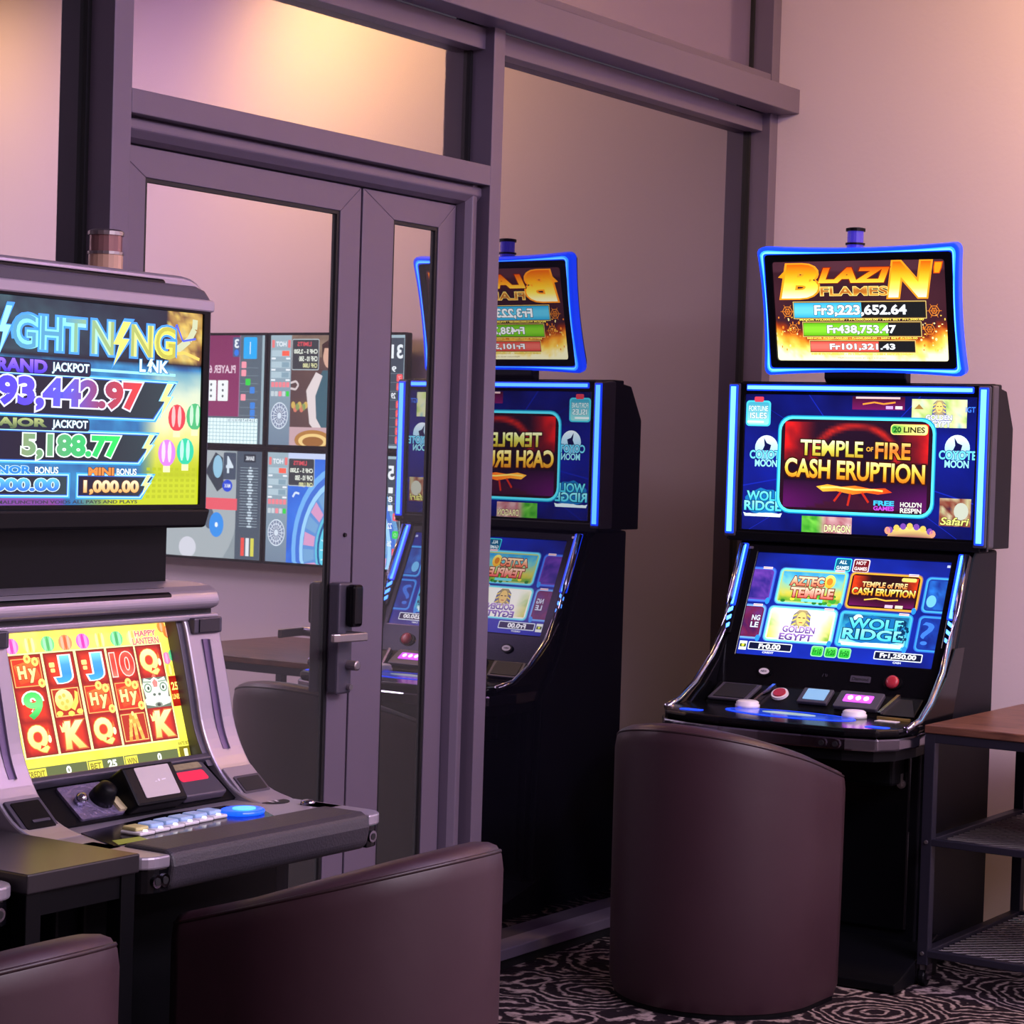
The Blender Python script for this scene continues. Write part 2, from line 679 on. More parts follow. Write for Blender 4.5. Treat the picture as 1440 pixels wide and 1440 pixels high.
# floor sills on both sides of the door
for a, b in ((-3.0, 3.666), (5.219, 6.842)):
    MB().box(a, b, YF, YG + 0.04, 0.028, 0.060).build('sill', M_frame, gw, 0.003)
    MB().box(a, b, YF + 0.01, YG + 0.04, 0.0, 0.028).build('kick_plate', M_gasket, gw)
edges = [-3.0] + [v for p in POSTS for v in p] + [XE]
for i in range(0, len(edges) - 1, 2):
    a, b = edges[i], edges[i + 1]
    if b - a < 0.02:
        continue
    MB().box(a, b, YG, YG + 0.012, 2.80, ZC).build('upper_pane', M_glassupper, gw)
    if abs(a - 3.727) < 0.01:
        MB().box(a, b, YG, YG + 0.012, 2.284, 2.607).build('transom_pane', M_glasstop, gw)
    else:
        MB().box(a, b, YG, YG + 0.012, 0.06, 2.607).build('pane', M_glass, gw)
# door frame (head and right jamb, rounded profile)
hp = [(YF + 0.04, 2.229), (YF + 0.028, 2.222), (YF + 0.026, 2.200), (YF + 0.044, 2.182), (YF + 0.066, 2.174), (YG + 0.03, 2.174), (YG + 0.03, 2.229)]
MB().prism(hp, 0, 3.727, 5.164).build('door_head', M_frame, gw, 0.004)
MB().prism([(5.164, YF + 0.052), (5.152, YF + 0.052), (5.146, YF + 0.030), (5.124, YF + 0.028), (5.110, YF + 0.046), (5.107, YF + 0.072), (5.107, YG + 0.03), (5.164, YG + 0.03)], 2, 0.0, 2.229).build('door_jamb', M_frame, gw, 0.003)
MB().box(3.727, 5.107, YF + 0.03, YG + 0.03, 0.0, 0.012).build('threshold', M_steel, gw)


def door(name, x0, x1, gx0, gx1, swing):
    d_ = sroot(name, ((x0 + x1) / 2, 3.575, 0.0))
    yf, yb = 3.588, 3.64
    z0, z1, gz0, gz1 = 0.014, 2.170, 0.13, 2.101
    fr = frame((x0, yf, z0), (1, 0, 0), (0, 0, 1))
    # mitred stiles and rails
    W, H = x1 - x0, z1 - z0
    a, b, c, e = gx0 - x0, gx1 - x0, gz0 - z0, gz1 - z0
    MB().frame_prism(fr, [(0, 0), (a, c), (a, e), (0, H)], 0, -(yb - yf)).build('stile', M_frame, d_, 0.002)
    MB().frame_prism(fr, [(W, 0), (W, H), (b, e), (b, c)], 0, -(yb - yf)).build('stile', M_frame, d_, 0.002)
    MB().frame_prism(fr, [(0.001, H), (a, e), (b, e), (W - 0.001, H)], 0, -(yb - yf)).build('top_rail', M_frame, d_, 0.002)
    MB().frame_prism(fr, [(0.001, 0), (W - 0.001, 0), (b, c), (a, c)], 0, -(yb - yf)).build('bottom_rail', M_frame, d_, 0.002)
    MB().frame_ring(fr, [(a - .002, c - .002), (b + .002, c - .002), (b + .002, e + .002), (a - .002, e + .002)],
                    [(a + .009, c + .009), (b - .009, c + .009), (b - .009, e - .009), (a + .009, e - .009)], -(yb - yf) + .012, -0.004).build('gasket', M_gasket, d_)
    MB().box(gx0, gx1, YG, YG + 0.012, gz0, gz1).build('pane', M_glassdoor, d_)
    return d_


d1 = door('door_1', 3.731, 4.672, 3.855, 4.586, 1)
d2 = door('door_2', 4.680, 5.103, 4.818, 5.023, -1)
# lock, reader and lever on the wide leaf
lk = MB().box(4.580, 4.642, 3.552, 3.588, 0.850, 1.140).build('lock_plate', M_silverdark, d1, 0.006)
MB().box(4.606, 4.648, 3.522, 3.552, 1.025, 1.136).build('card_reader', M_blackgloss, lk, 0.010, seg=3)
MB().lathe((4.620, 3.552, 1.003), (0, -1, 0), [(0, 0.012), (0.055, 0.012)], 14).build('lever_neck', M_steel, lk)
MB().prism([(4.630, 3.492), (4.630, 3.506), (4.525, 3.514), (4.508, 3.520), (4.504, 3.508), (4.522, 3.500)], 2, 0.992, 1.014).build('lever_handle', M_steel, lk, 0.003)
MB().lathe((4.626, 3.552, 0.925), (0, -1, 0), [(0, 0.013), (0.03, 0.013), (0.032, 0.009)], 14).build('cylinder', M_steel, lk)
MB().lathe((4.626, 3.552, 0.868), (0, -1, 0), [(0, 0.008), (0.012, 0.008)], 12).build('bolt', M_steel, lk)
MB().lathe((4.640, 3.588, 1.262), (0, -1, 0), [(0, 0.006), (0.006, 0.005)], 10).build('sensor', M_gasket, d1)

# ================================================================ slot machine by the end wall
B = root('slot_machine', (6.3, 2.93, 0.0), 'tall black slot machine with blue light strips and curved top sign by the wall', 'slot machine')
# body: lower cabinet and upper cabinet as side profiles (x, z) across y
MB().prism([(6.05, 0.0), (6.576, 0.0), (6.576, 1.24), (6.37, 1.24), (6.345, 1.222), (6.16, 0.80), (6.05, 0.70)], 1, 2.575, 3.295).build('lower_cabinet', M_cab, B, 0.006)
MB().prism([(6.345, 1.240), (6.576, 1.240), (6.576, 1.61), (6.507, 1.722), (6.46, 1.728), (6.46, 1.740), (6.40, 1.740), (6.39, 1.733), (6.345, 1.733)], 1, 2.515, 3.360).build('upper_cabinet', M_cab, B, 0.004)
for y0, y1 in ((2.545, 2.575), (3.295, 3.325)):
    MB().prism([(6.06, 0.03), (6.56, 0.03), (6.56, 1.235), (6.365, 1.235), (6.342, 1.215), (6.165, 0.80), (6.08, 0.69)], 1, y0, y1).build('side_panel', M_cab, B, 0.008)
MB().prism([(5.79, 0.004), (6.12, 0.004), (6.12, 0.12), (6.05, 0.10), (5.83, 0.035), (5.79, 0.03)], 1, 2.53, 3.33).build('foot_plate', M_black, B, 0.004)
MB().box(6.035, 6.055, 2.60, 3.27, 0.13, 0.66).build('belly_door', M_blackgloss, B, 0.006)
lk2 = MB().lathe((6.034, 2.625, 0.56), (-1, 0, 0), [(0, 0.013), (0.008, 0.013)], 14).build('door_lock', M_steel, B)
MB().box(6.010, 6.026, 2.618, 2.630, 0.555, 0.592).build('key', M_steel, lk2)
MB().box(6.020, 6.026, 2.612, 2.648, 0.560, 0.566).build('key_blade', M_steel, lk2)

# ---- upper display
fb = frame((6.338, 3.312, 1.697), (0, -1, 0), (0, 0, 1))      # top-left of the picture
du = MB().frame_ring(fb, [(-0.050, 0.036), (0.812, 0.036), (0.812, -0.462), (-0.050, -0.462)],
                     [(0.0, 0.0), (0.764, 0.0), (0.764, -0.428), (0.0, -0.428)], -0.012, 0.006).build('upper_display', M_blackgloss, B, 0.003)
MB().frame_prism(fb, [(0, 0), (0.764, 0), (0.764, -0.428), (0, -0.428)], -0.012, -0.002).build('screen_glass', M_blackgloss, du)
MB().box(6.328, 6.345, 2.52, 3.355, 1.232, 1.262).build('display_chin', M_black, B, 0.004)
for y0, y1 in ((3.328, 3.368), (2.502, 2.542)):
    rl_ = MB().prism([(6.324, 1.245), (6.40, 1.245), (6.40, 1.735), (6.324, 1.730)], 1, y0, y1).build('side_rail', M_silverdark, B, 0.005)
    ym = (y0 + y1) / 2
    MB().box(6.320, 6.326, ym - 0.015, ym + 0.015, 1.254, 1.726).build('strip_halo', M_leddeep, rl_, 0.003)  # blue fringe wider than the core, painting the strip's glow halo
    MB().box(6.3185, 6.3202, ym - 0.0085, ym + 0.0085, 1.260, 1.720).build('strip_core', M_ledcore, rl_)
MB().box(6.326, 6.334, 2.556, 3.306, 1.708, 1.728).build('top_strip_halo', M_leddeep, B, 0.003)  # blue fringe painting the halo round the top core
MB().box(6.3250, 6.3265, 2.560, 3.302, 1.7125, 1.7235).build('top_strip_core', M_ledcore, B)

a = Art(fb, 100, 56, 0.764, 0.428)
a.grid(0, 0, 100, 56, 40, 24, lambda x, y: mixc((8, 12, 72), (16, 30, 150), 0.25 + 0.9 * fbm(x / 14, y / 12) - 0.5 * abs(y - 28) / 28))
L1, L2, L3, L4, L5, L6 = 3, 5, 7, 9, 12, 15
# faint light rays
for k in range(9):
    a.line([(50, 28), (50 + 70 * math.cos(k * 0.7 + .2), 28 + 70 * math.sin(k * 0.7 + .2))], 0.5, (18, 36, 170), 2)
# cyan slot card, upper left
a.rrect(0.3, 2.6, 11.5, 13.2, 1.5, (70, 200, 225), L1)
a.rrect(1.0, 3.3, 10.8, 12.6, 1.2, ('v', (60, 160, 190), (150, 225, 225)), L2)
a.text('FORTUNE', 1.6, 4.8, 10.2, 7.0, (215, 245, 245), 0.02, (0.03, (20, 90, 130)), layer=L3)
a.text('ISLES', 2.2, 7.6, 9.8, 10.0, (225, 250, 250), 0.02, (0.03, (20, 90, 130)), layer=L3)
a.rrect(4, 1.0, 8.2, 3.2, .6, (205, 60, 80), L3)
a.rect(1.0, 11.0, 8.5, 11.8, (235, 250, 250), L3)
# coyote moon, left and right


def moon(x, y, k=1.0):
    a.ell(x + 7.5 * k, y + 3.6 * k, 5.2 * k, 5.2 * k, ('v', (235, 245, 255), (120, 200, 240)), L1, 24)
    a.poly([(x + 6.2 * k, y - 0.6 * k), (x + 7.6 * k, y + 1.6 * k), (x + 9.6 * k, y + 2.4 * k), (x + 9.0 * k, y + 4.6 * k), (x + 5.6 * k, y + 4.8 * k), (x + 6.6 * k, y + 2.6 * k)], (14, 18, 70), L2)
    a.text('COYOTE', x, y + 4.6 * k, x + 15.5 * k, y + 8.2 * k, (110, 215, 250), 0.03, (0.05, (10, 25, 90)), layer=L3)
    a.text('MOON', x + 2.5 * k, y + 8.4 * k, x + 12.5 * k, y + 11.4 * k, (150, 230, 250), 0.03, (0.05, (10, 25, 90)), layer=L3)


moon(2.6, 18.5)
moon(85.0, 16.5)


def wolf(A, x0, y0, x1, y1, lay):
    w, h = x1 - x0, y1 - y0
    rnd = random.Random(5)
    A.poly([(x0 + w * (0.5 + 0.52 * math.cos(t * .35) * (0.82 + .18 * rnd.random())), y0 + h * (0.5 + 0.5 * math.sin(t * .35) * (0.82 + .2 * rnd.random()))) for t in range(18)], (20, 110, 180), lay)
    A.text('WOLF', x0 + w * .08, y0 + h * .12, x1 - w * .06, y0 + h * .46, ('v', (120, 230, 245), (60, 190, 225)), 0.03, (0.05, (6, 50, 90)), layer=lay + 2)
    A.text('RIDGE', x0 + w * .02, y0 + h * .46, x1 - w * .02, y0 + h * .80, ('v', (150, 240, 250), (70, 200, 230)), 0.03, (0.05, (6, 50, 90)), layer=lay + 2)
    pts = [(x0 + w * i / 12, y0 + h * (0.86 + 0.05 * rnd.random())) for i in range(13)]
    A.poly(pts + [(x1 - w * .04, y1), (x0 + w * .04, y1)], (225, 245, 252), lay + 3)


wolf(a, 0.5, 38.5, 18.0, 50.5, L1)
# strip of another game at the top edge
a.rect(47.5, 0.3, 70, 5.6, ('v', (60, 12, 30), (110, 20, 90)), L1)
a.line([(52, 3.4), (57, 2.6), (61, 3.2), (66, 2.5)], .6, (255, 150, 50), L2)
a.rect(49, 0.4, 68, 1.2, (225, 190, 190), L2)
a.rect(62, 4.0, 65, 5.2, (200, 160, 255), L2)
a.rect(66, 4.0, 69, 5.2, (225, 220, 235), L2)
# golden egypt card, upper right
a.grid(73, 1.0, 96, 12.2, 16, 9, lambda x, y: rampc(fbm(x / 3, y / 3), (80, 130, 90), (190, 215, 120), (225, 225, 190), (90, 170, 190)), L1)


def pharaoh(A, cx, y0, s, lay):
    A.poly([(cx - 2.6 * s, y0 + 5 * s), (cx - 2.2 * s, y0 + 1.2 * s), (cx - 1.0 * s, y0), (cx + 1.0 * s, y0), (cx + 2.2 * s, y0 + 1.2 * s), (cx + 2.6 * s, y0 + 5 * s)], ('h', (60, 70, 160), (235, 200, 80), (60, 70, 160)), lay)
    for k in (-1, 1):
        for j in range(3):
            A.line([(cx + k * 1.3 * s, y0 + (1.2 + j * 1.2) * s), (cx + k * 2.3 * s, y0 + (1.8 + j * 1.2) * s)], .35 * s, (245, 215, 90), lay + 1)
    A.ell(cx, y0 + 2.4 * s, 1.25 * s, 1.9 * s, (245, 205, 120), lay + 2)
    A.line([(cx - .9 * s, y0 + 2.1 * s), (cx - .25 * s, y0 + 2.1 * s)], .25 * s, (60, 40, 40), lay + 3)
    A.line([(cx + .25 * s, y0 + 2.1 * s), (cx + .9 * s, y0 + 2.1 * s)], .25 * s, (60, 40, 40), lay + 3)
    A.line([(cx - .45 * s, y0 + 3.4 * s), (cx + .45 * s, y0 + 3.4 * s)], .22 * s, (170, 60, 50), lay + 3)


pharaoh(a, 84.5, 1.4, 1.15, L2)
a.text('GOLDEN', 79, 7.2, 90, 9.2, (235, 240, 255), 0.03, (0.05, (70, 60, 150)), layer=L4)
a.text('EGYPT', 80, 9.4, 89.5, 12.0, (235, 240, 255), 0.03, (0.05, (70, 60, 150)), layer=L4)
a.poly([(74, 5), (76, 3), (78, 5)], (160, 120, 60), L2)
a.text('IGT', 95.5, 3.8, 99.5, 6.0, (60, 120, 240), 0.02, layer=L5)
# brown card lower right
a.grid(86, 40, 99, 51, 9, 8, lambda x, y: rampc(fbm(x / 2.5, y / 2.5), (30, 20, 60), (120, 50, 40), (200, 190, 150), (90, 110, 50)), L1)
a.ell(95, 45, 3, 3.4, (190, 195, 180), L2)
a.text('Safari', 86.5, 47.5, 98.5, 50.6, (220, 220, 120), 0.02, (0.04, (40, 30, 20)), shear=.2, layer=L3)
# dragon card bottom, crest bottom
a.grid(27, 49.4, 49, 56, 14, 6, lambda x, y: mixc(rampc(fbm(x / 2, y / 2), (20, 120, 20), (150, 230, 90)), rampc(fbm(x / 2, y / 2 + 5), (140, 40, 60), (235, 220, 215)), (x - 34) / 3), L1)
a.text('DRAGON', 37, 52.6, 48.5, 55.6, (235, 225, 170), 0.03, (0.05, (60, 20, 20)), layer=L2)
a.ell(74, 56, 9.5, 4.0, ('v', (240, 220, 120), (150, 90, 90)), L1)
for k in range(7):
    a.ell(65.5 + 2.8 * k, 53.5 - 1.8 * math.sin(math.pi * k / 6), 1.3, 1.3, (225, 190, 90) if k % 2 else (120, 70, 170), L2, 10)
a.ell(64.5, 53.8, 1.3, 1.5, (235, 150, 120), L2, 10)
a.ell(83.5, 54.4, 1.3, 1.5, (235, 150, 120), L2, 10)
# centre panel
a.rrect(15.2, 8.4, 83.8, 48.6, 6.0, (24, 150, 200), 17)
a.rrect(15.7, 8.9, 83.3, 48.1, 5.6, (90, 232, 255), 18)
a.rrect(16.7, 9.9, 82.3, 47.1, 5.0, (36, 12, 28), 19)


def tof(x, y):
    u, v = (x - 17) / 65, (y - 10) / 37
    c = mixc((34, 14, 34), (20, 10, 24), v)
    n = fbm(x / 5, y / 5)
    edge = min(u, 1 - u)
    if v < 0.45:
        c = mixc(c, (215, 28, 30), (0.24 - edge) * 5.5 * (0.5 + n) * (1 - v))
        arc = abs(math.hypot((u - .5) * 1.3, (v - .42)) - 0.36)
        c = mixc(c, (225, 40, 30), (0.05 - arc) * 18 * (.4 + n))
    if v > 0.66:
        c = mixc(c, (150, 24, 150), (v - 0.62) * 3.2 * (0.35 + min(1, abs(u - .5) * 2.2)) * (1.3 - v))
        m_ = 0.80 + abs(u - .5) * 0.55
        if v > m_:
            c = mixc((50, 16, 40), (110, 24, 40), n * (1.2 - v))
    return c


a.grid(18.4, 11.0, 80.6, 46.0, 50, 30, tof, 20)
a.poly([(33, 37.2), (38, 36.2), (44, 37.0), (50, 36.4), (57, 37.4), (63, 37.0), (66, 38.6), (60, 39.6), (55, 39.0), (49, 40.0), (42, 38.8), (36, 39.2)], ('h', (255, 190, 60), (255, 120, 30), (235, 60, 20)), 21)
a.line([(35, 37.6), (42, 37.2), (50, 38.0), (58, 37.8), (62, 38.2)], .7, (255, 225, 110), 22)
for (x0, y0, x1, y1) in ((44, 39, 41, 43), (48, 39.6, 47, 44.6), (53, 39, 56, 43)):
    a.line([(x0, y0), (x1, y1)], .9, (190, 40, 24), 21)
GOLD = ('v', (255, 250, 190), (240, 200, 60), (205, 110, 20))
a.text('TEMPLE', 25.5, 18.2, 53.0, 24.6, ('v', (255, 255, 210), (210, 220, 90), (190, 150, 40)), 0.025, (0.05, (40, 16, 8)), tilt=.015, layer=22)
a.text('OF', 54.3, 20.6, 57.3, 22.4, (235, 170, 60), 0.03, layer=23)
a.text('FIRE', 58.2, 18.6, 73.2, 25.2, ('v', (255, 215, 120), (235, 110, 40), (225, 170, 40)), 0.025, (0.05, (40, 16, 8)), tilt=.015, layer=22)
a.text('CASH ERUPTION', 18.8, 25.8, 79.6, 33.6, GOLD, 0.03, (0.055, (60, 16, 6)), tilt=.022, layer=22)
a.rrect(64.5, 11.2, 80.2, 15.4, 1.4, (245, 235, 120), 22)
a.rrect(64.9, 11.6, 79.8, 15.0, 1.2, ('h', (60, 170, 60), (235, 225, 110), (250, 240, 170)), 23)
a.text('20', 65.6, 12.2, 69.0, 14.5, (20, 90, 30), 0.04, layer=24)
a.text('LINES', 70.0, 12.2, 79.0, 14.5, (50, 40, 20), 0.03, layer=24)
a.text('FREE', 58.2, 42.0, 67.0, 44.0, (60, 190, 240), 0.04, layer=24)
a.text('GAMES', 58.2, 44.2, 67.0, 46.0, (190, 70, 210), 0.04, layer=24)
a.text("HOLD'N", 69.6, 42.2, 78.6, 44.2, (225, 225, 215), 0.03, layer=24)
a.text('RESPIN', 69.6, 44.6, 78.6, 46.6, (225, 225, 215), 0.03, layer=24)
a.build('screen_picture', du, M_scr)

# ---- lower display, leaning back
tl = math.atan(0.449)
upv = (math.sin(tl), 0, math.cos(tl))
fl = frame((6.324, 3.243, 1.198), (0, -1, 0), upv)
LW, LH = 0.640, 0.342
dl = MB().frame_ring(fl, [(-0.042, 0.022), (0.682, 0.022), (0.682, -0.470), (-0.042, -0.470)],
                     [(0, 0), (LW, 0), (LW, -LH), (0, -LH)], -0.022, 0.006).build('lower_display', M_blackgloss, B, 0.003)
MB().frame_prism(fl, [(0, 0), (LW, 0), (LW, -LH), (0, -LH)], -0.022, -0.002).build('screen_glass', M_blackgloss, dl)
a = Art(fl, 100, 56, LW, LH)
a.grid(0, 0, 100, 56, 30, 18, lambda x, y: mixc((10, 16, 84), (20, 48, 190), 0.8 * fbm(x / 18, y / 14) + .25 * (1 - abs(x - 50) / 60)))


def card(x0, y0, x1, y1, border, fill, lay=3):
    a.rrect(x0 - .5, y0 - .5, x1 + .5, y1 + .5, 2.6, mixc(border, (20, 40, 160), .45), lay)
    a.rrect(x0, y0, x1, y1, 2.3, border, lay + 1)
    a.rrect(x0 + .8, y0 + .8, x1 - .8, y1 - .8, 1.8, fill(x0, y0) if not callable(fill) else fill((x0 + x1) / 2, (y0 + y1) / 2), lay + 2)
    a.grid(x0 + 1.6, y0 + 1.6, x1 - 1.6, y1 - 1.6, 18, 11, fill, lay + 3)
    a.rect(x1 - 7, y0 - .7, x1 - 2, y0 + .5, (235, 225, 240), lay + 4)
    a.rect(x1 - 7, y0 - .2, x1 - 2, y0 + .1, (215, 70, 80), lay + 5)
    a.ell(x1 - 1.2, y1 - .4, 1.2, 1.8, (40, 140, 235), lay + 4, 12)


a.rrect(41.5, 0.8, 50.0, 8.0, 1.0, (60, 215, 235), 3)
a.rrect(42.0, 1.3, 49.5, 7.5, .8, (12, 90, 130), 4)
a.text('ALL', 43.6, 1.9, 47.6, 3.9, (225, 245, 250), 0.03, layer=5)
a.text('GAMES', 42.5, 5.0, 49.0, 6.9, (225, 245, 250), 0.03, layer=5)
a.rrect(50.8, 0.8, 59.3, 8.0, 1.0, (225, 215, 230), 3)
a.rrect(51.3, 1.3, 58.8, 7.5, .8, (110, 20, 30), 4)
a.text('HOT', 52.4, 1.9, 57.4, 3.9, (245, 225, 225), 0.03, layer=5)
a.text('GAMES', 51.8, 5.0, 58.3, 6.9, (245, 225, 225), 0.03, layer=5)
a.rect(98, 1.5, 99.6, 2.8, (180, 190, 230), 3)
# partial cards at the sides
card(-14, 8.5, 11.5, 26.8, (70, 120, 240), lambda x, y: mixc((20, 24, 110), (110, 60, 170), 1.3 * fbm(x / 3, y / 3) - .1))
card(-14, 29.0, 10.5, 47.2, (110, 170, 245), lambda x, y: rampc(fbm(x / 3, y / 3), (40, 20, 90), (110, 30, 70), (90, 60, 160)))
a.text('NG', 4.2, 34.4, 8.6, 37.4, (215, 220, 240), 0.03, (0.04, (30, 14, 60)), layer=9)
a.text('LE', 4.2, 38.2, 8.4, 41.2, (215, 220, 240), 0.03, (0.04, (30, 14, 60)), layer=9)
card(89.5, 8.5, 114, 26.8, (70, 170, 250), lambda x, y: mixc((20, 40, 130), (40, 120, 215), 1.4 * fbm(x / 3, y / 4) - .2))
a.ell(93.5, 21, 2.4, 3.2, (110, 190, 245), 8)
card(89.5, 29.0, 114, 47.2, (60, 150, 245), lambda x, y: mixc((16, 26, 110), (30, 80, 190), fbm(x / 3, y / 3)))
a.text('?', 91.5, 32, 97.5, 44, (60, 120, 230), 0.0, layer=9)
# aztec temple
card(14.2, 8.0, 49.4, 27.2, (110, 225, 250), lambda x, y: rampc((y - 8) / 19 + .35 * fbm(x / 2.2, y / 2.2) - .2, (40, 150, 220), (120, 200, 200), (220, 200, 70), (60, 150, 40)))
rnd = random.Random(3)
for k in range(26):
    x = 15.5 + 32 * rnd.random()
    y = 22 + 4.5 * rnd.random()
    a.ell(x, y, 1.3, .9, rnd.choice([(60, 160, 50), (120, 200, 60), (235, 215, 60), (40, 120, 40)]), 8, 8)
a.ell(40.8, 14.0, 3.0, 3.6, ('v', (255, 240, 120), (240, 170, 40)), 9, 16)
a.ell(40.8, 14.0, 1.6, 2.0, (215, 130, 40), 10, 12)
a.text('AZTEC', 20.4, 12.0, 38.0, 17.0, ('v', (255, 235, 190), (235, 110, 80)), 0.04, (0.07, (120, 30, 30)), layer=11)
a.text('TEMPLE', 21.4, 18.0, 44.0, 23.4, ('v', (255, 220, 190), (235, 95, 85)), 0.04, (0.07, (120, 30, 30)), layer=11)
a.rect(28, 24.0, 39, 25.6, (120, 220, 225), 11)


def tof2(x, y):
    u, v = (x - 51) / 36, (y - 8) / 19
    n = fbm(x / 3, y / 3)
    c = (38, 10, 18)
    edge = min(u, 1 - u)
    c = mixc(c, (235, 60, 20), (0.3 - edge) * 3.6 * (.5 + n) if v < .55 else 0)
    c = mixc(c, (140, 20, 120), (v - .62) * 2.4 * (0.5 + abs(u - .5)))
    return c


card(51.0, 8.0, 87.0, 27.2, (255, 170, 50), tof2)
a.line([(60, 22.4), (66, 21.4), (71, 22.2), (77, 21.6)], .7, (255, 190, 70), 8)
a.text('TEMPLE of FIRE', 57.5, 12.6, 80.5, 15.6, ('v', (255, 235, 170), (235, 130, 50)), 0.03, (0.05, (50, 10, 6)), layer=9)
a.text('CASH ERUPTION', 53.0, 16.0, 85.0, 20.0, GOLD, 0.035, (0.06, (60, 14, 6)), layer=9)
a.rect(71, 24.4, 75, 26.0, (225, 190, 225), 8)
a.rect(76.2, 24.4, 80, 26.0, (235, 225, 190), 8)
a.rrect(77, 9.6, 84.5, 11.6, .8, (245, 210, 110), 8)
# golden egypt


def egypt(x, y):
    u, v = (x - 12) / 36, (y - 29) / 19
    n = fbm(x / 2.4, y / 2.4)
    c = mixc((255, 255, 250), (255, 250, 225), v)
    e = abs(u - .5)
    return mixc(c, mixc((235, 205, 60), (90, 170, 60), n * 1.4 - .3), (e - .24) * 5 * (v + .1) * (.5 + n))


card(12.4, 29.0, 48.0, 47.6, (120, 235, 250), egypt)
pharaoh(a, 30.2, 30.2, 2.0, 9)
a.text('GOLDEN', 21.5, 39.0, 38.5, 42.6, ('v', (190, 150, 215), (90, 60, 140)), 0.04, (0.05, (250, 245, 255)), layer=14)
a.text('EGYPT', 20.5, 43.0, 38.0, 46.8, ('v', (160, 120, 200), (70, 45, 120)), 0.04, (0.05, (250, 245, 255)), layer=14)
# wolf ridge
card(49.8, 29.0, 86.0, 47.6, (70, 190, 250), lambda x, y: rampc((y - 29) / 19 + .4 * fbm(x / 2.5, y / 2.5) - .2, (20, 70, 120), (30, 130, 180), (90, 200, 225), (200, 240, 250)))
a.ell(59, 33.5, 2.8, 3.2, (220, 250, 250), 8)
wolf(a, 52.0, 30.2, 84.0, 47.0, 9)
for k in range(18):
    x = 80 + 5 * rnd.random()
    a.ell(x, 33 + 9 * rnd.random(), .7, .9, (8, 50, 90), 14, 7)
# meters along the bottom
a.rect(0.6, 48.8, 4.6, 53.6, (235, 240, 235), 3)
a.rect(1.0, 50.3, 4.2, 52.0, (40, 60, 20), 4)
a.ell(2.6, 51.1, .8, .7, (225, 235, 60), 5, 10)
a.rrect(5.4, 48.8, 28.4, 53.2, .6, (225, 235, 250), 3)
a.rrect(5.9, 49.3, 27.9, 52.7, .4, (12, 18, 50), 4)
a.text('Fr0.00', 11.0, 49.6, 22.5, 52.4, (250, 250, 255), 0.04, layer=5)
a.text('CREDIT', 13.5, 53.7, 19.5, 54.7, (235, 240, 250), 0.03, layer=5)
for k, t in enumerate(('Fr10', 'Fr20', 'Fr50')):
    x = 38.5 + 7.0 * k
    a.rrect(x, 48.6, x + 6.4, 54.2, 1.2, (150, 245, 160), 3)
    a.rrect(x + .5, 49.1, x + 5.9, 53.7, 1.0, ('v', (90, 235, 90), (20, 170, 40)), 4)
    a.text(t, x + 1.0, 50.0, x + 5.4, 52.8, (16, 110, 30), 0.03, layer=5)
a.rrect(70.5, 48.8, 94.5, 53.2, .6, (225, 235, 250), 3)
a.rrect(71.0, 49.3, 94.0, 52.7, .4, (12, 18, 50), 4)
a.text('Fr1,250.00', 73.5, 49.6, 91.5, 52.5, (250, 250, 255), 0.04, layer=5)
a.text('CASH', 80.5, 53.7, 84.5, 54.7, (235, 240, 250), 0.03, layer=5)
a.build('screen_picture', dl, M_scr)
MB().frame_prism(fl, rr(-0.032, 0.008, -0.018, 0.016, 0.002), 0.006, 0.008).build('badge', M_steel, dl)


def onlow(y, z, off=0.0):
    """point on the leaning panel at height z"""
    return Vector((6.325 - (1.2 - z) * 0.449, y, z)) + fl[3] * off


# blue light strips of the lower flanks, with three slanted dashes at the end
for y0, sgn in ((3.291, 1), (2.566, -1)):
    ff = frame(onlow(y0, 1.216, 0.012), (0, -1, 0), upv)
    cv = MB().frame_prism(ff, [(-0.017, 0.006), (0.017, 0.006), (0.017, -0.300), (-0.017, -0.300)], -0.03, 0.0).build('flank_cover', M_blackgloss, B, 0.003)
    MB().frame_prism(ff, rr(-0.015, -0.208, 0.015, 0.003, 0.004), 0.0, 0.004).build('strip_halo', M_leddeep, cv)  # halo of the flank strip, put in as an emissive blue fringe
    MB().frame_prism(ff, rr(-0.008, -0.204, 0.008, -0.001, 0.003), 0.004, 0.005).build('strip_core', M_ledcore, cv)
    for k in range(3):
        v0 = -0.217 - 0.027 * k
        MB().frame_prism(ff, [(-0.009, v0 - 0.006 * sgn), (0.009, v0 + 0.006 * sgn), (0.009, v0 - 0.012 + 0.006 * sgn), (-0.009, v0 - 0.012 - 0.006 * sgn)], 0.0, 0.004).build('light_dash', M_ledcore, cv)
# controls under the lower screen
fc = frame(onlow(2.93, 0.84, 0.007), (0, -1, 0), upv)
MB().frame_prism(fc, ell(-0.200, -0.004, 0.022, 0.015), 0, 0.006).build('oval_badge_rim', M_black, B)
o_ = MB().frame_prism(fc, ell(-0.200, -0.004, 0.017, 0.010), 0.006, 0.008).build('oval_badge', M_whitebtn, B)
a = Art((o_ and fc[0] + fc[1] * -0.213 + fc[2] * 0.000 + fc[3] * 0.0082, fc[1], fc[2], fc[3]), 26, 8, 0.026, 0.008)
a.text('NEW', 3, 1, 23, 7, (30, 30, 40), 0.02)
a.build('badge_print', o_, M_black)
MB().frame_prism(fc, rr(0.083, -0.012, 0.147, 0.008, 0.003), 0, 0.003).build('plaque', M_silverdark, B)
a = Art((fc[0] + fc[1] * 0.087 + fc[2] * 0.004 + fc[3] * 0.0033, fc[1], fc[2], fc[3]), 56, 12, 0.056, 0.012)
a.text('Diamond', 2, 1, 54, 11, (70, 66, 74), 0.02)
a.build('plaque_print', B, M_gasket)
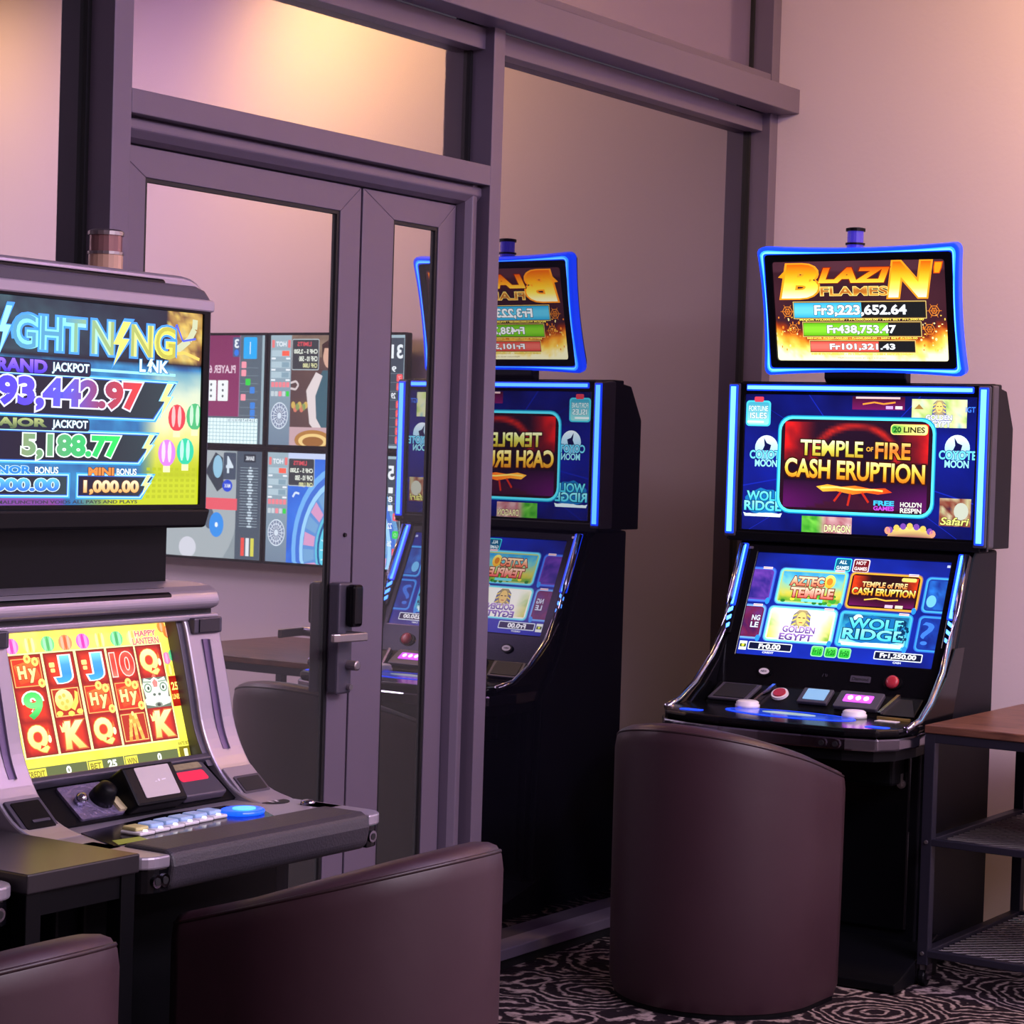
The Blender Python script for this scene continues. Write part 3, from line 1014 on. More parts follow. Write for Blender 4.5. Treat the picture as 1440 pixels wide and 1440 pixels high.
MB().frame_prism(fc, ell(0.219, -0.004, 0.030, 0.022, 24), 0, 0.006).build('red_button_rim', M_black, B)
MB().lathe(fc[0] + fc[1] * 0.219 + fc[2] * -0.004, fc[3], [(0.004, 0.021), (0.012, 0.020), (0.016, 0.012)], 20).build('red_button', M_redbtn, B, smooth=True)
a = Art((fc[0] + fc[1] * -0.022 + fc[2] * 0.008 + fc[3] * 0.0005, fc[1], fc[2], fc[3]), 40, 12, 0.040, 0.012)
a.line([(16, 1), (13, 11)], 1.6, (70, 66, 80), 1)
a.line([(22, 1), (25, 11)], 1.6, (70, 66, 80), 1)
a.line([(28, 2), (28, 10)], 1.4, (70, 66, 80), 1)
a.build('emblem', B, M_silverdark)

# ---- deck
dpl = []
for (x, y) in ((6.20, 3.300), (5.95, 3.318), (5.82, 3.305), (5.745, 3.262), (5.712, 3.18), (5.694, 3.06), (5.690, 2.93), (5.694, 2.80), (5.705, 2.67), (5.735, 2.585), (5.80, 2.545), (5.93, 2.535), (6.20, 2.558)):
    dpl.append((x, y))


def inset(pl, k):
    cx = sum(p[0] for p in pl) / len(pl)
    cy = 2.93
    return [(p[0] + (0 if p[0] > 6.1 else k), p[1] + (k if p[1] < cy else -k) * (1 if abs(p[1] - cy) > .3 else abs(p[1] - cy) / .3)) for p in pl]


dk = MB().prism(dpl, 2, 0.685, 0.722).build('deck_band', M_chrome, B, 0.006)
MB().prism(inset(dpl, 0.004), 2, 0.722, 0.748).build('deck_top', M_blackgloss, B, 0.010, seg=3)
MB().prism(inset(dpl, 0.016), 2, 0.655, 0.685).build('deck_underside', M_black, B)
MB().box(5.95, 6.08, 2.62, 3.24, 0.56, 0.660).build('deck_bracket', M_black, B, 0.01)
# ramp with inlets between deck and screen panel
MB().prism([(6.03, 0.745), (6.12, 0.800), (6.18, 0.800), (6.18, 0.70), (6.03, 0.70)], 1, 2.60, 3.27).build('ramp', M_black, B, 0.003)
fr_ = frame((6.03, 2.93, 0.7465), (0, -1, 0), (0.09, 0, 0.055))
MB().frame_prism(fr_, [(-0.335, 0.012), (-0.205, 0.012), (-0.185, 0.095), (-0.315, 0.095)], 0.0, 0.010).build('card_inlet', M_silverdark, B, 0.003)
MB().frame_prism(fr_, [(-0.318, 0.020), (-0.215, 0.020), (-0.200, 0.088), (-0.303, 0.088)], 0.010, 0.012).build('inlet_mouth', M_gasket, B)
MB().frame_prism(fr_, [(-0.182, 0.010), (-0.172, 0.010), (-0.140, 0.100), (-0.150, 0.100)], 0.0, 0.014).build('divider', M_chrome, B)
MB().frame_prism(fr_, rr(-0.045, 0.030, 0.052, 0.100, 0.004), 0.0, 0.012).build('player_display', M_silverdark, B, 0.003)
MB().frame_prism(fr_, rr(-0.030, 0.042, 0.040, 0.094, 0.003), 0.012, 0.0135).build('player_screen', mat('pale_blue_screen', (120, 160, 190), 0.3, emit=(110, 165, 205), strength=0.6), B)
rg = MB().lathe(fr_[0] + fr_[1] * -0.115 + fr_[2] * 0.066, fr_[3], [(0, 0.027), (0.008, 0.026)], 22).build('ring_button', M_whitebtn, B)
MB().lathe(fr_[0] + fr_[1] * -0.115 + fr_[2] * 0.066 + fr_[3] * 0.008, fr_[3], [(0, 0.020), (0.004, 0.019)], 22).build('button_face', M_redbtn, rg)
bl = MB().frame_prism(fr_, rr(0.075, 0.020, 0.215, 0.100, 0.006), 0.0, 0.014).build('bill_acceptor', M_silverdark, B, 0.003)
MB().frame_prism(fr_, rr(0.098, 0.046, 0.188, 0.080, 0.004), 0.014, 0.0155).build('lit_mouth', M_purpleled, bl)
for k in range(3):
    MB().frame_prism(fr_, ell(0.118 + 0.025 * k, 0.064, 0.008, 0.009, 12), 0.0155, 0.0175).build('lamp', mat('pink_lamp', (240, 200, 255), .4, emit=(255, 200, 255), strength=3.0) if k == 0 else MATS['pink_lamp'], bl)
MB().frame_prism(fr_, [(0.235, 0.012), (0.335, 0.012), (0.300, 0.092), (0.245, 0.092)], 0.0, 0.004).build('ticket_mouth', M_gasket, B)
MB().frame_prism(fr_, [(0.222, 0.008), (0.232, 0.008), (0.262, 0.100), (0.252, 0.100)], 0.0, 0.014).build('divider', M_chrome, B)
MB().box(5.985, 5.995, 2.590, 2.690, 0.748, 0.756).build('brass_edge', mat('brass', (190, 160, 90), 0.35, 0.8), B)
MB().box(5.930, 5.965, 2.610, 2.675, 0.7482, 0.7495).build('printed_label', M_whitebtn, B)
# touch oval and buttons
MB().prism(ell(5.895, 2.925, 0.082, 0.205, 32), 2, 0.7475, 0.7495).build('touch_oval', M_leddeep, B)
MB().prism(ell(5.895, 2.925, 0.070, 0.192, 32), 2, 0.7495, 0.7500).build('touch_oval_inner', mat('dim_blue_glass', (14, 24, 90), 0.15, emit=(16, 60, 190), strength=0.8), B)
MB().prism(ell(5.900, 2.930, 0.026, 0.085, 24), 2, 0.7500, 0.7510).build('touch_mark', mat('pale_mark', (150, 170, 165), 0.3, emit=(130, 165, 165), strength=0.7), B)
for y in (3.095, 2.752):
    MB().lathe((5.965, y, 0.748), (0, 0, 1), [(0, 0.037), (0.010, 0.037), (0.012, 0.034), (0.018, 0.034), (0.022, 0.028)], 24).build('round_button', M_whitebtn, B, smooth=True)
for y in (3.195, 2.610):
    MB().prism(rr(5.775, y - 0.035, 5.812, y + 0.035, 0.012), 2, 0.7480, 0.7492).build('corner_lamp', M_leddeep, B)
# sockets in the front band
for (x, y) in ((5.712, 3.205), (5.7005, 2.735), (5.7035, 2.695)):
    sk = MB().lathe((x + 0.004, y, 0.703), (-1, 0, 0), [(0, 0.014), (0.012, 0.014)], 16).build('socket', M_chrome, B)
    MB().lathe((x - 0.008, y, 0.703), (-1, 0, 0), [(0, 0.008), (0.002, 0.008)], 12).build('socket_hole', M_gasket, sk)
# chrome side rails sweeping from the flanks to the deck corners
for y, s in ((3.297, 1), (2.556, -1)):
    pts = [onlow(y, 1.215, 0.018), onlow(y, 1.05, 0.018), onlow(y, 0.95, 0.020), Vector((6.135, y + .004 * s, 0.88)), Vector((6.03, y + .010 * s, 0.80)), Vector((5.94, y + .014 * s, 0.757)), Vector((5.85, y + .010 * s, 0.742))]
    MB().tube(pts, 0.010, 10).build('chrome_rail', M_chrome, B, smooth=True)
    MB().prism([(6.215, 0.95), (6.30, 0.95), (6.20, 0.70), (5.90, 0.70), (5.90, 0.735), (5.97, 0.752), (6.06, 0.80), (6.15, 0.87)], 1, y - 0.012, y + 0.008).build('cheek', M_blackgloss, B, 0.003)

# ---- top sign
tt = (6.27 - 6.36, 2.150 - 1.762)
upt = Vector((tt[0], 0, tt[1])).normalized()
ft = frame((6.316, 2.927, 1.957), (0, -1, 0), upt)


def pin(w, h, bow, rad, n=12):
    """pincushion outline with rounded flared corners"""
    pts = []
    hw, hh = w / 2, h / 2
    cs = [(hw, hh), (-hw, hh), (-hw, -hh), (hw, -hh)]
    for i in range(4):
        p, q = Vector(cs[i]), Vector(cs[(i + 1) % 4])
        t = (q - p).normalized()
        nrm = Vector((-t.y, t.x))
        l = (q - p).length
        for k in range(n + 1):
            s_ = rad + (l - 2 * rad) * k / n
            u = s_ / l
            pts.append(tuple(p + t * s_ + nrm * bow * 4 * u * (1 - u)))
        e = Vector(cs[(i + 2) % 4])
        t2 = (e - q).normalized()
        c = q - t * rad + t2 * rad
        a0 = q - t * rad + nrm * (bow * 4 * rad / l * (1 - rad / l))
        b0 = q + t2 * rad
        for k in range(1, 4):
            u = k / 4
            pts.append(tuple(a0 * (1 - u) ** 2 + q * 2 * u * (1 - u) + b0 * u * u))
    return pts


tw, th = 0.668, 0.408
ts = MB().frame_prism(ft, pin(tw - 0.02, th - 0.02, 0.012, 0.03), -0.045, -0.004).build('top_sign', M_black, B)
MB().frame_ring(ft, pin(tw, th, 0.012, 0.03), pin(0.612, 0.356, 0.0, 0.012), -0.030, 0.006).build('light_frame', M_leddeep, ts, 0.005)
MB().frame_ring(ft, pin(tw - 0.024, th - 0.020, 0.012, 0.028), pin(0.622, 0.364, 0.002, 0.012), 0.006, 0.009).build('light_frame_core', M_led, ts)
MB().frame_ring(ft, pin(tw - 0.036, th - 0.029, 0.009, 0.024), pin(0.622, 0.366, 0.002, 0.012), 0.009, 0.010).build('light_frame_inner', M_ledcore, ts)
MB().frame_ring(ft, pin(0.612, 0.356, 0, 0.012), [(p[0] * 0.566 / 0.612, p[1] * 0.311 / 0.356) for p in pin(0.612, 0.356, 0, 0.012)], -0.01, 0.008).build('bezel', M_black, ts)
f2 = (ft[0] - ft[1] * 0.284 + ft[2] * 0.157, ft[1], ft[2], ft[3])
a = Art(f2, 100, 55.5, 0.568, 0.314)


def flame(x, y):
    n = fbm(x / 5.0, y / 6.0 + 4)
    base = mixc((44, 20, 30), (70, 34, 44), vnoise(x / 20, y / 20))
    side = min(x, 100 - x)
    k = (y - 36) / 17 + 0.55 * (n - .5) + max(0, 14 - side) / 40 - .12
    if k > 0:
        base = rampc(min(1, k * 1.1), base, (150, 50, 20), (240, 150, 40), (255, 215, 90), (255, 250, 205))
    if y < 6:
        base = mixc(base, (90, 50, 62), .5)
    return base


a.grid(0, 0, 100, 55.5, 70, 42, flame)
rnd = random.Random(11)
for k in range(60):
    x = rnd.choice([rnd.uniform(0, 16), rnd.uniform(84, 100)])
    y = rnd.uniform(30, 50)
    a.ell(x, y, rnd.uniform(.2, .7), rnd.uniform(.3, 1.0), rnd.choice([(255, 200, 80), (240, 130, 40), (255, 235, 160)]), 3, 6)
# webs at both sides of the bars
for sx in (1, -1):
    for (cx, cy) in ((7.5, 28), (10.5, 38)):
        X = (lambda v: v) if sx == 1 else (lambda v: 100 - v)
        for rad in (1.6, 3.0):
            a.line([(X(cx + rad * math.cos(t * 1.05)), cy + rad * math.sin(t * 1.05)) for t in range(7)], .35, (225, 130, 40), 4)
        for t in range(6):
            a.line([(X(cx), cy), (X(cx + 4.2 * math.cos(t * 1.05)), cy + 4.2 * math.sin(t * 1.05))], .3, (205, 110, 30), 4)
FIRE = ('v', (225, 90, 10), (250, 170, 20), (255, 225, 70), (255, 255, 215))
GLOW = (0.05, (200, 60, 16))
a.text('B', 4.5, 2.0, 26.5, 20.6, FIRE, 0.05, (0.035, (255, 150, 30)), shear=0.15, layer=5)
a.poly([(3.0, 9.0), (8.5, 4.2), (11, 5.2), (6.5, 9.6)], (250, 150, 20), 5)
a.text('LAZI', 26.5, 4.0, 68.5, 12.4, ('v', (225, 80, 10), (250, 150, 20), (255, 205, 60)), 0.05, (0.035, (120, 30, 10)), shear=0.25, layer=5)
a.text('N', 67.0, 1.2, 92.0, 20.6, FIRE, 0.05, (0.035, (255, 150, 30)), shear=0.15, layer=5)
a.text("'", 93.5, 2.0, 98.0, 7.5, (250, 150, 20), 0.06, (0.03, (200, 70, 10)), shear=0.2, layer=5)
a.text('FLAMES', 27.8, 14.4, 66.8, 19.4, ('v', (235, 180, 80), (150, 70, 20), (235, 170, 60)), 0.02, (0.03, (255, 225, 130)), layer=9)


def bar(x0, y0, x1, y1, c0, c1, frac, t, tx0, tx1):
    a.rect(x0 - .6, y0 - .7, x1 + .6, y1 + .7, (235, 205, 120), 5)
    a.rect(x0 - .3, y0 - .4, x1 + .3, y1 + .4, (90, 60, 20), 6)
    a.rect(x0, y0, x1, y1, (26, 26, 28), 7)
    xm = x0 + (x1 - x0) * frac
    a.rect(x0, y0, xm, y1, ('v', c0, c1, c0), 8)
    a.text(t, tx0, y0 + 1.2, tx1, y1 - .6, (245, 248, 250), 0.035, (0.035, (40, 46, 60)), layer=9)


bar(11.6, 23.2, 87.6, 31.4, (40, 165, 215), (120, 215, 240), 0.52, 'Fr3,223,652.64', 23.5, 77.0)
bar(16.6, 34.4, 84.4, 41.4, (90, 175, 20), (150, 225, 60), 0.73, 'Fr438,753.47', 30.5, 70.5)
bar(20.2, 44.6, 80.6, 50.2, (210, 70, 60), (235, 130, 115), 0.66, 'Fr101,321.43', 31.5, 69.5)
YEL = (250, 225, 90)
a.text('MAJOR Fr2,000,000.00 - Fr4,000,000.00 - MIN BET Fr1,500.00', 14.5, 32.0, 86.5, 33.4, YEL, 0.03, (.03, (90, 40, 10)), layer=10)
a.text('MINOR Fr300,000.00 - Fr600,000.00 - MIN BET Fr250.00', 18.5, 42.2, 82.5, 43.5, YEL, 0.03, (.03, (90, 40, 10)), layer=10)
a.text('MINI Fr75,000.00 - Fr150,000.00 - MIN BET Fr100.00', 20.5, 51.0, 79.5, 52.2, YEL, 0.03, (.03, (90, 40, 10)), layer=10)
a.text('Malfunction voids all pays and plays', 36, 53.2, 64, 54.3, (120, 100, 80), 0.0, layer=10)
a.build('screen_picture', ts, M_scr)
MB().prism([(6.40, 1.736), (6.40, 1.80), (6.44, 1.95), (6.40, 1.98), (6.355, 1.80), (6.355, 1.75), (6.37, 1.736)], 1, 2.785, 3.055).build('sign_neck', M_cab, B, 0.004)
# beacon lamp
bc = MB().lathe((6.33, 2.955, 2.13), (0, 0, 1), [(0, 0.026), (0.030, 0.026)], 18).build('beacon', M_bluelens, B)
MB().lathe((6.33, 2.955, 2.160), (0, 0, 1), [(0, 0.030), (0.006, 0.030)], 18).build('beacon_band', M_black, bc)
MB().lathe((6.33, 2.955, 2.166), (0, 0, 1), [(0, 0.025), (0.036, 0.025)], 18).build('beacon_lens', M_bluelens, bc)
MB().lathe((6.33, 2.955, 2.202), (0, 0, 1), [(0, 0.030), (0.009, 0.030), (0.011, 0.022)], 18).build('beacon_cap', M_black, bc)

B.location = (6.318, 2.93, 0.0)
B.rotation_euler = (0, 0, math.radians(2.0))

# ================================================================ silver slot machine with its back to the glass
A_ = root('slot_machine', (3.29, 3.2, 0.0), 'silver and black slot machine with yellow reel screen in front of the glass door', 'slot machine', 'silver slot machines along the glass partition')


def smoothpts(p, n=4):
    out = []
    for i in range(len(p) - 1):
        p0, p1, p2, p3 = p[max(0, i - 1)], p[i], p[i + 1], p[min(len(p) - 1, i + 2)]
        for k in range(n):
            t = k / n
            out.append(tuple(0.5 * (2 * p1[j] + (p2[j] - p0[j]) * t + (2 * p0[j] - 5 * p1[j] + 4 * p2[j] - p3[j]) * t * t + (3 * p1[j] - p0[j] - 3 * p2[j] + p3[j]) * t ** 3) for j in (0, 1)))
    out.append(tuple(p[-1]))
    return out


MB().box(2.955, 3.630, 2.925, 3.46, 0.0, 0.735).build('lower_cabinet', M_cab, A_, 0.006)
MB().box(3.01, 3.57, 2.908, 2.928, 0.10, 0.66).build('belly_door', M_black, A_, 0.006)
MB().box(2.985, 3.595, 3.225, 3.46, 0.735, 1.19).build('middle_cabinet', M_cab, A_, 0.004)
flank = smoothpts([(3.160, 1.120), (3.149, 1.088), (3.121, 0.983), (3.098, 0.894), (3.058, 0.822), (3.005, 0.776), (2.935, 0.757)])
for s in (1, -1):
    x0, x1 = (3.545, 3.650) if s == 1 else (2.930, 3.035)
    fk = MB().prism(flank + [(2.935, 0.738), (3.40, 0.738), (3.40, 1.120)], 0, x0, x1).build('flank', M_silver, A_, 0.006)
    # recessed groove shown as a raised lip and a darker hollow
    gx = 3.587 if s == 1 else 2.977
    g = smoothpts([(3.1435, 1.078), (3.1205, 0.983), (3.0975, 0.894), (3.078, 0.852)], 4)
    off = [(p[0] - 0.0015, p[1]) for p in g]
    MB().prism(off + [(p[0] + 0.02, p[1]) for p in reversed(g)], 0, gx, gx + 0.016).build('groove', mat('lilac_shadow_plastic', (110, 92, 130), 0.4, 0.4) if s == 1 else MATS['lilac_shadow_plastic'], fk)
    MB().prism([(p[0] - 0.007, p[1]) for p in g] + [(p[0] + 0.02, p[1]) for p in reversed(g)], 0, gx + 0.016, gx + 0.020).build('groove_lip', M_silver, fk)
    # dark window at the head of the flank
    sp = MB().box(x0 + 0.012, x1 - 0.004, 3.140, 3.21, 1.090, 1.124).build('speaker_frame', M_silverdark, fk, 0.004)
    MB().box(x0 + 0.026, x1 - 0.016, 3.137, 3.16, 1.094, 1.121).build('speaker_window', M_glassgrey, sp)
    # inlet at the foot of the flank
    fi = frame(((x0 + x1) / 2, 3.012, 0.781), (1, 0, 0), (0, 0.060, 0.052))
    MB().frame_prism(fi, rr(-0.046, -0.030, 0.046, 0.052, 0.004), -0.01, 0.004).build('inlet_plate', M_silver if s == 1 else M_silverdark, fk, 0.002)
    if s == 1:
        MB().frame_prism(fi, rr(-0.038, -0.024, 0.042, 0.024, 0.004), 0.004, 0.007).build('inlet_rim', M_silverdark, fk)
        MB().frame_prism(fi, rr(-0.032, -0.018, 0.036, 0.018, 0.003), 0.007, 0.008).build('inlet_mouth', M_gasket, fk)
    else:
        MB().frame_prism(fi, rr(-0.036, -0.022, 0.036, 0.044, 0.003), 0.004, 0.006).build('ticket_plate', M_black, fk)
        MB().frame_prism(fi, rr(-0.014, -0.008, 0.030, -0.002, 0.002), 0.006, 0.008).build('ticket_slot', M_silverdark, fk)
# hood over the reel screen
hd = MB().prism([(3.168, 1.140), (3.152, 1.146), (3.148, 1.160), (3.156, 1.178), (3.176, 1.189), (3.22, 1.194), (3.38, 1.194), (3.38, 1.140)], 0, 2.935, 3.648).build('hood', M_silver, A_, 0.008, seg=3)
MB().prism([(3.150, 1.158), (3.1535, 1.176), (3.175, 1.1885), (3.19, 1.1885), (3.19, 1.158)], 0, 2.962, 3.500).build('hood_insert', M_blackgloss, hd, 0.003)
MB().box(2.935, 3.648, 3.175, 3.30, 1.128, 1.142).build('shadow_gap', M_gasket, A_)
MB().box(2.935, 3.650, 3.155, 3.30, 1.118, 1.130).build('hood_lip', M_silver, A_, 0.003)

# ---- reel screen
va = Vector((0, 3.20 - 3.115, 1.112 - 0.832)).normalized()
fa = frame((3.030, 3.200, 1.112), (1, 0, 0), va)
RW, RH = 0.506, 0.2926
dr = MB().frame_ring(fa, [(-0.02, 0.03), (RW + 0.02, 0.03), (RW + 0.02, -RH - 0.018), (-0.02, -RH - 0.018)],
                     [(0, 0), (RW, 0), (RW, -RH), (0, -RH)], -0.025, 0.012).build('reel_display', M_black, A_, 0.002)
MB().frame_prism(fa, [(0, 0), (RW, 0), (RW, -RH), (0, -RH)], -0.025, -0.002).build('screen_glass', M_blackgloss, dr)
a = Art(fa, 100, 58, RW, RH)
a.grid(0, 0, 100, 58, 30, 20, lambda x, y: mixc(mixc((255, 215, 90), (250, 235, 70), y / 30), (255, 250, 190), 0.5 * fbm(x / 10, y / 8) - .1) if y < 48 else mixc((250, 240, 100), (235, 225, 60), fbm(x / 9, y / 5)))
rnd = random.Random(2)
LANT = [(225, 70, 190), (245, 225, 90), (70, 200, 110), (235, 110, 60), (225, 60, 190), (245, 230, 80), (60, 190, 110), (245, 225, 110)]
for k in range(8):
    cx, cy = 11 + 9.6 * k, 5.2
    c = LANT[k]
    a.ell(cx, cy, 3.7, 3.2, mixc(c, (255, 255, 200), .25), 3, 16)
    for j in (-1, 0, 1):
        a.ell(cx + j * 1.7, cy, .8, 3.0, mixc(c, (255, 255, 255), .45) if j else mixc(c, (120, 20, 40), .15), 4, 10)
    a.rect(cx - .8, cy + 3, cx + .8, cy + 3.9, (250, 240, 160), 4)
for (cx, cy, c) in ((96, 1.5, (235, 110, 40)), (99, 4, (235, 90, 30)), (95.8, 15, (235, 90, 170)), (99.5, 14, (40, 180, 120)), (96.5, 20, (240, 190, 60))):
    a.ell(cx, cy, 2.4, 2.6, mixc(c, (255, 240, 150), .2), 3, 12)
    a.ell(cx, cy, .8, 2.4, mixc(c, (255, 255, 255), .4), 4, 8)
a.text('HAPPY', 79.5, 2.6, 92.0, 5.0, (215, 90, 110), 0.03, (0.05, (255, 235, 190)), layer=5)
a.text('LANTERN', 77.5, 5.6, 93.0, 8.4, (225, 110, 110), 0.03, (0.05, (255, 235, 190)), layer=5)
XS = [(8.4, 24.8), (26.6, 42.6), (44.6, 60.0), (61.8, 76.9), (78.4, 93.0)]
Y0, Y1 = 9.2, 48.2
RHH = (Y1 - Y0) / 3
for (x0, x1) in XS:
    a.rect(x0 - 1.0, Y0 - 1.0, x1 + 1.0, Y1 + 1.0, (255, 250, 170), 5)
    a.rect(x0 - .3, Y0 - .4, x1 + .3, Y1 + .4, (120, 30, 12), 6)
    for j in range(3):
        a.grid(x0, Y0 + j * RHH, x1, Y0 + (j + 1) * RHH, 6, 6, lambda x, y, x0=x0, x1=x1, j=j: mixc((232, 58, 30), (128, 18, 14), 1.5 * max(abs(2 * (x - x0) / (x1 - x0) - 1) ** 3 * .6, abs(2 * (y - Y0 - j * RHH) / RHH - 1) ** 3 * .5)), 7)


def sym(kind, c, r_):
    x0, x1 = XS[c]
    y0 = Y0 + r_ * RHH
    cx, cy, w, h = (x0 + x1) / 2, y0 + RHH / 2, x1 - x0, RHH
    CREAM = (255, 248, 190)
    if kind == 'Q':
        a.text('Q', cx - 6.0, cy - 5.2, cx + 4.4, cy + 5.6, ('v', (255, 255, 180), (250, 235, 120)), 0.06, (0.03, (200, 150, 60)), layer=8)
        a.ell(cx + 5.2, cy + .6, 1.0, 1.6, CREAM, 8, 10)
        a.poly([(cx + 4.6, cy - 1.2), (cx + 5.2, cy - 3.6), (cx + 5.8, cy - 1.2)], (250, 120, 50), 8)
    elif kind == 'J':
        a.text('J', cx - 3.6, cy - 5.4, cx + 5.4, cy + 5.4, ('v', (120, 215, 250), (40, 130, 215), (60, 170, 235)), 0.06, (0.04, (240, 245, 250)), layer=8)
        a.rrect(cx - 6.0, cy - 3.0, cx - 3.0, cy - 1.0, .5, (250, 215, 130), 10)
        a.rrect(cx - 5.6, cy - .6, cx - 3.2, cy + 1.0, .5, (250, 215, 130), 10)
    elif kind == '10':
        a.text('10', cx - 6.6, cy - 4.8, cx + 6.4, cy + 5.0, ('v', (225, 90, 70), (215, 50, 40), (235, 120, 100)), 0.03, (0.035, (245, 205, 190)), layer=8)
    elif kind == '9':
        a.text('9', cx - 4.8, cy - 5.2, cx + 5.2, cy + 5.6, ('v', (60, 215, 90), (120, 240, 130), (30, 170, 70)), 0.035, (0.045, (235, 250, 225)), layer=8)
    elif kind == 'K':
        a.text('K', cx - 5.0, cy - 5.4, cx + 6.6, cy + 5.6, ('v', (255, 245, 180), (245, 195, 100)), 0.06, (0.035, (200, 110, 50)), shear=.12, layer=8)
        a.poly([(cx - 6.4, cy - 4.4), (cx - 5.2, cy - 3.0), (cx - 4.4, cy - 5.2), (cx - 3.4, cy - 3.0), (cx - 2.0, cy - 4.6), (cx - 2.6, cy - 1.4), (cx - 5.8, cy - 1.2)], (255, 235, 150), 10)
    elif kind == 'HY':
        a.rect(cx - w * .46, cy - h * .42, cx + w * .46, cy + h * .44, (245, 165, 90), 8)
        a.rect(cx - w * .43, cy - h * .39, cx + w * .43, cy + h * .41, (206, 50, 26), 9)
        a.poly([(cx - w * .40, cy - h * .22), (cx + w * .22, cy - h * .38), (cx + w * .42, cy + h * .20), (cx - w * .28, cy + h * .36)], ('v', (250, 120, 50), (225, 70, 30)), 10)
        a.text('H', cx - 5.0, cy - 2.6, cx - .6, cy + 2.6, (255, 240, 150), 0.05, (0.04, (150, 50, 20)), layer=11)
        a.text('y', cx + .4, cy - 1.4, cx + 4.8, cy + 4.2, (255, 240, 150), 0.05, (0.04, (150, 50, 20)), layer=11)
        for (dx, dy) in ((.30, -.30), (.06, -.40), (.40, .36)):
            a.ell(cx + w * dx, cy + h * dy, 1.9, 1.8, (255, 225, 110), 11, 12)
            a.ell(cx + w * dx, cy + h * dy, .7, .7, (225, 130, 60), 12, 8)
    elif kind == 'T':
        a.rect(cx - w * .46, cy - h * .42, cx + w * .46, cy + h * .44, (250, 190, 110), 8)
        a.rect(cx - w * .43, cy - h * .39, cx + w * .43, cy + h * .41, (176, 46, 22), 9)
        a.ell(cx - 1.4, cy - .8, 4.9, 4.3, ('v', (255, 250, 170), (235, 200, 90)), 10, 16)
        for (dx, dy) in ((-3.4, -2), (-1.2, -2.6), (-2.6, .4), (0.2, -.2), (-1.0, 2.2)):
            a.ell(cx + dx, cy + dy, 1.0, .9, (205, 190, 80), 11, 7)
        a.poly([(cx + 1.5, cy + 2.6), (cx + 4.4, cy - 1.2), (cx + 5.0, cy - 4.2), (cx + 6.6, cy - 3.4), (cx + 6.0, cy + .6), (cx + 3.4, cy + 3.8)], (250, 205, 90), 12)
        for (dx, dy) in ((-5, 4.4), (1.2, 4.8), (6.0, 4.2)):
            a.ell(cx + dx, cy + dy, 1.8, 1.1, (250, 210, 90), 12, 9)
    elif kind == 'F':
        a.rect(cx - w * .46, cy - h * .42, cx + w * .46, cy + h * .44, (250, 190, 110), 8)
        a.rect(cx - w * .43, cy - h * .39, cx + w * .43, cy + h * .41, (176, 46, 22), 9)
        for j in range(6):
            for k in (-1, 0, 1):
                xx = cx + k * (1.2 + j * .42)
                yy = cy - 4.4 + j * 1.75
                a.poly([(xx - .9, yy - .8), (xx + .9, yy - 1.0), (xx + 1.0 + k * .3, yy + 1.2), (xx - .8 + k * .3, yy + 1.4)], mixc((250, 215, 110), (235, 150, 60), rnd.random()), 10 + (j + k) % 2)
        a.ell(cx, cy - 5.4, .8, 1.0, (255, 230, 140), 12, 8)
    elif kind == 'L':
        a.rect(x0, y0 + .3, x1, y0 + h - .2, (96, 112, 96), 8)
        a.poly([(cx - 7.6, cy - 3.0), (cx - 6.0, cy - 6.2), (cx - 2.4, cy - 5.2), (cx, cy - 6.4), (cx + 2.4, cy - 5.2), (cx + 6.0, cy - 6.2), (cx + 7.6, cy - 3.0), (cx + 6.6, cy + 2.0), (cx + 7.4, cy + 4.8), (cx, cy + 6.2), (cx - 7.4, cy + 4.8), (cx - 6.6, cy + 2.0)], ('v', (240, 244, 232), (212, 220, 208)), 9)
        for s in (-1, 1):
            a.ell(cx + s * 4.6, cy - 2.0, 2.3, 2.0, (120, 150, 126), 10, 14)
            a.ell(cx + s * 4.6, cy - 2.0, 1.6, 1.4, (232, 240, 226), 11, 12)
            a.ell(cx + s * 4.4, cy - 1.9, .7, .8, (50, 80, 60), 12, 10)
            a.line([(cx + s * 2.0, cy - 4.4), (cx + s * 6.8, cy - 4.6)], .7, (150, 170, 150), 10)
            a.ell(cx + s * 1.5, cy + .9, .9, .6, (90, 104, 94), 11, 8)
        a.poly([(cx, cy - 5.6), (cx + 1.6, cy - 4.2), (cx + 1.1, cy - 2.2), (cx - 1.1, cy - 2.2), (cx - 1.6, cy - 4.2)], (226, 130, 124), 12)
        pts = [(cx - 7.6 + 15.2 * k / 10, cy + (1.9 if k % 2 else 2.6)) for k in range(11)] + [(cx + 7.6 - 15.2 * k / 10, cy + (4.9 if k % 2 else 4.0)) for k in range(11)]
        a.poly(pts, (248, 250, 242), 12)
        a.ell(cx, cy + 5.2, 2.2, 1.1, (130, 140, 128), 13, 14)
        a.ell(cx, cy + 5.2, 1.1, .7, (60, 70, 62), 14, 12)
        a.poly([(cx - 1.4, cy - 6.4), (cx, cy - 8.2), (cx + 1.4, cy - 6.4)], (215, 110, 80), 13)


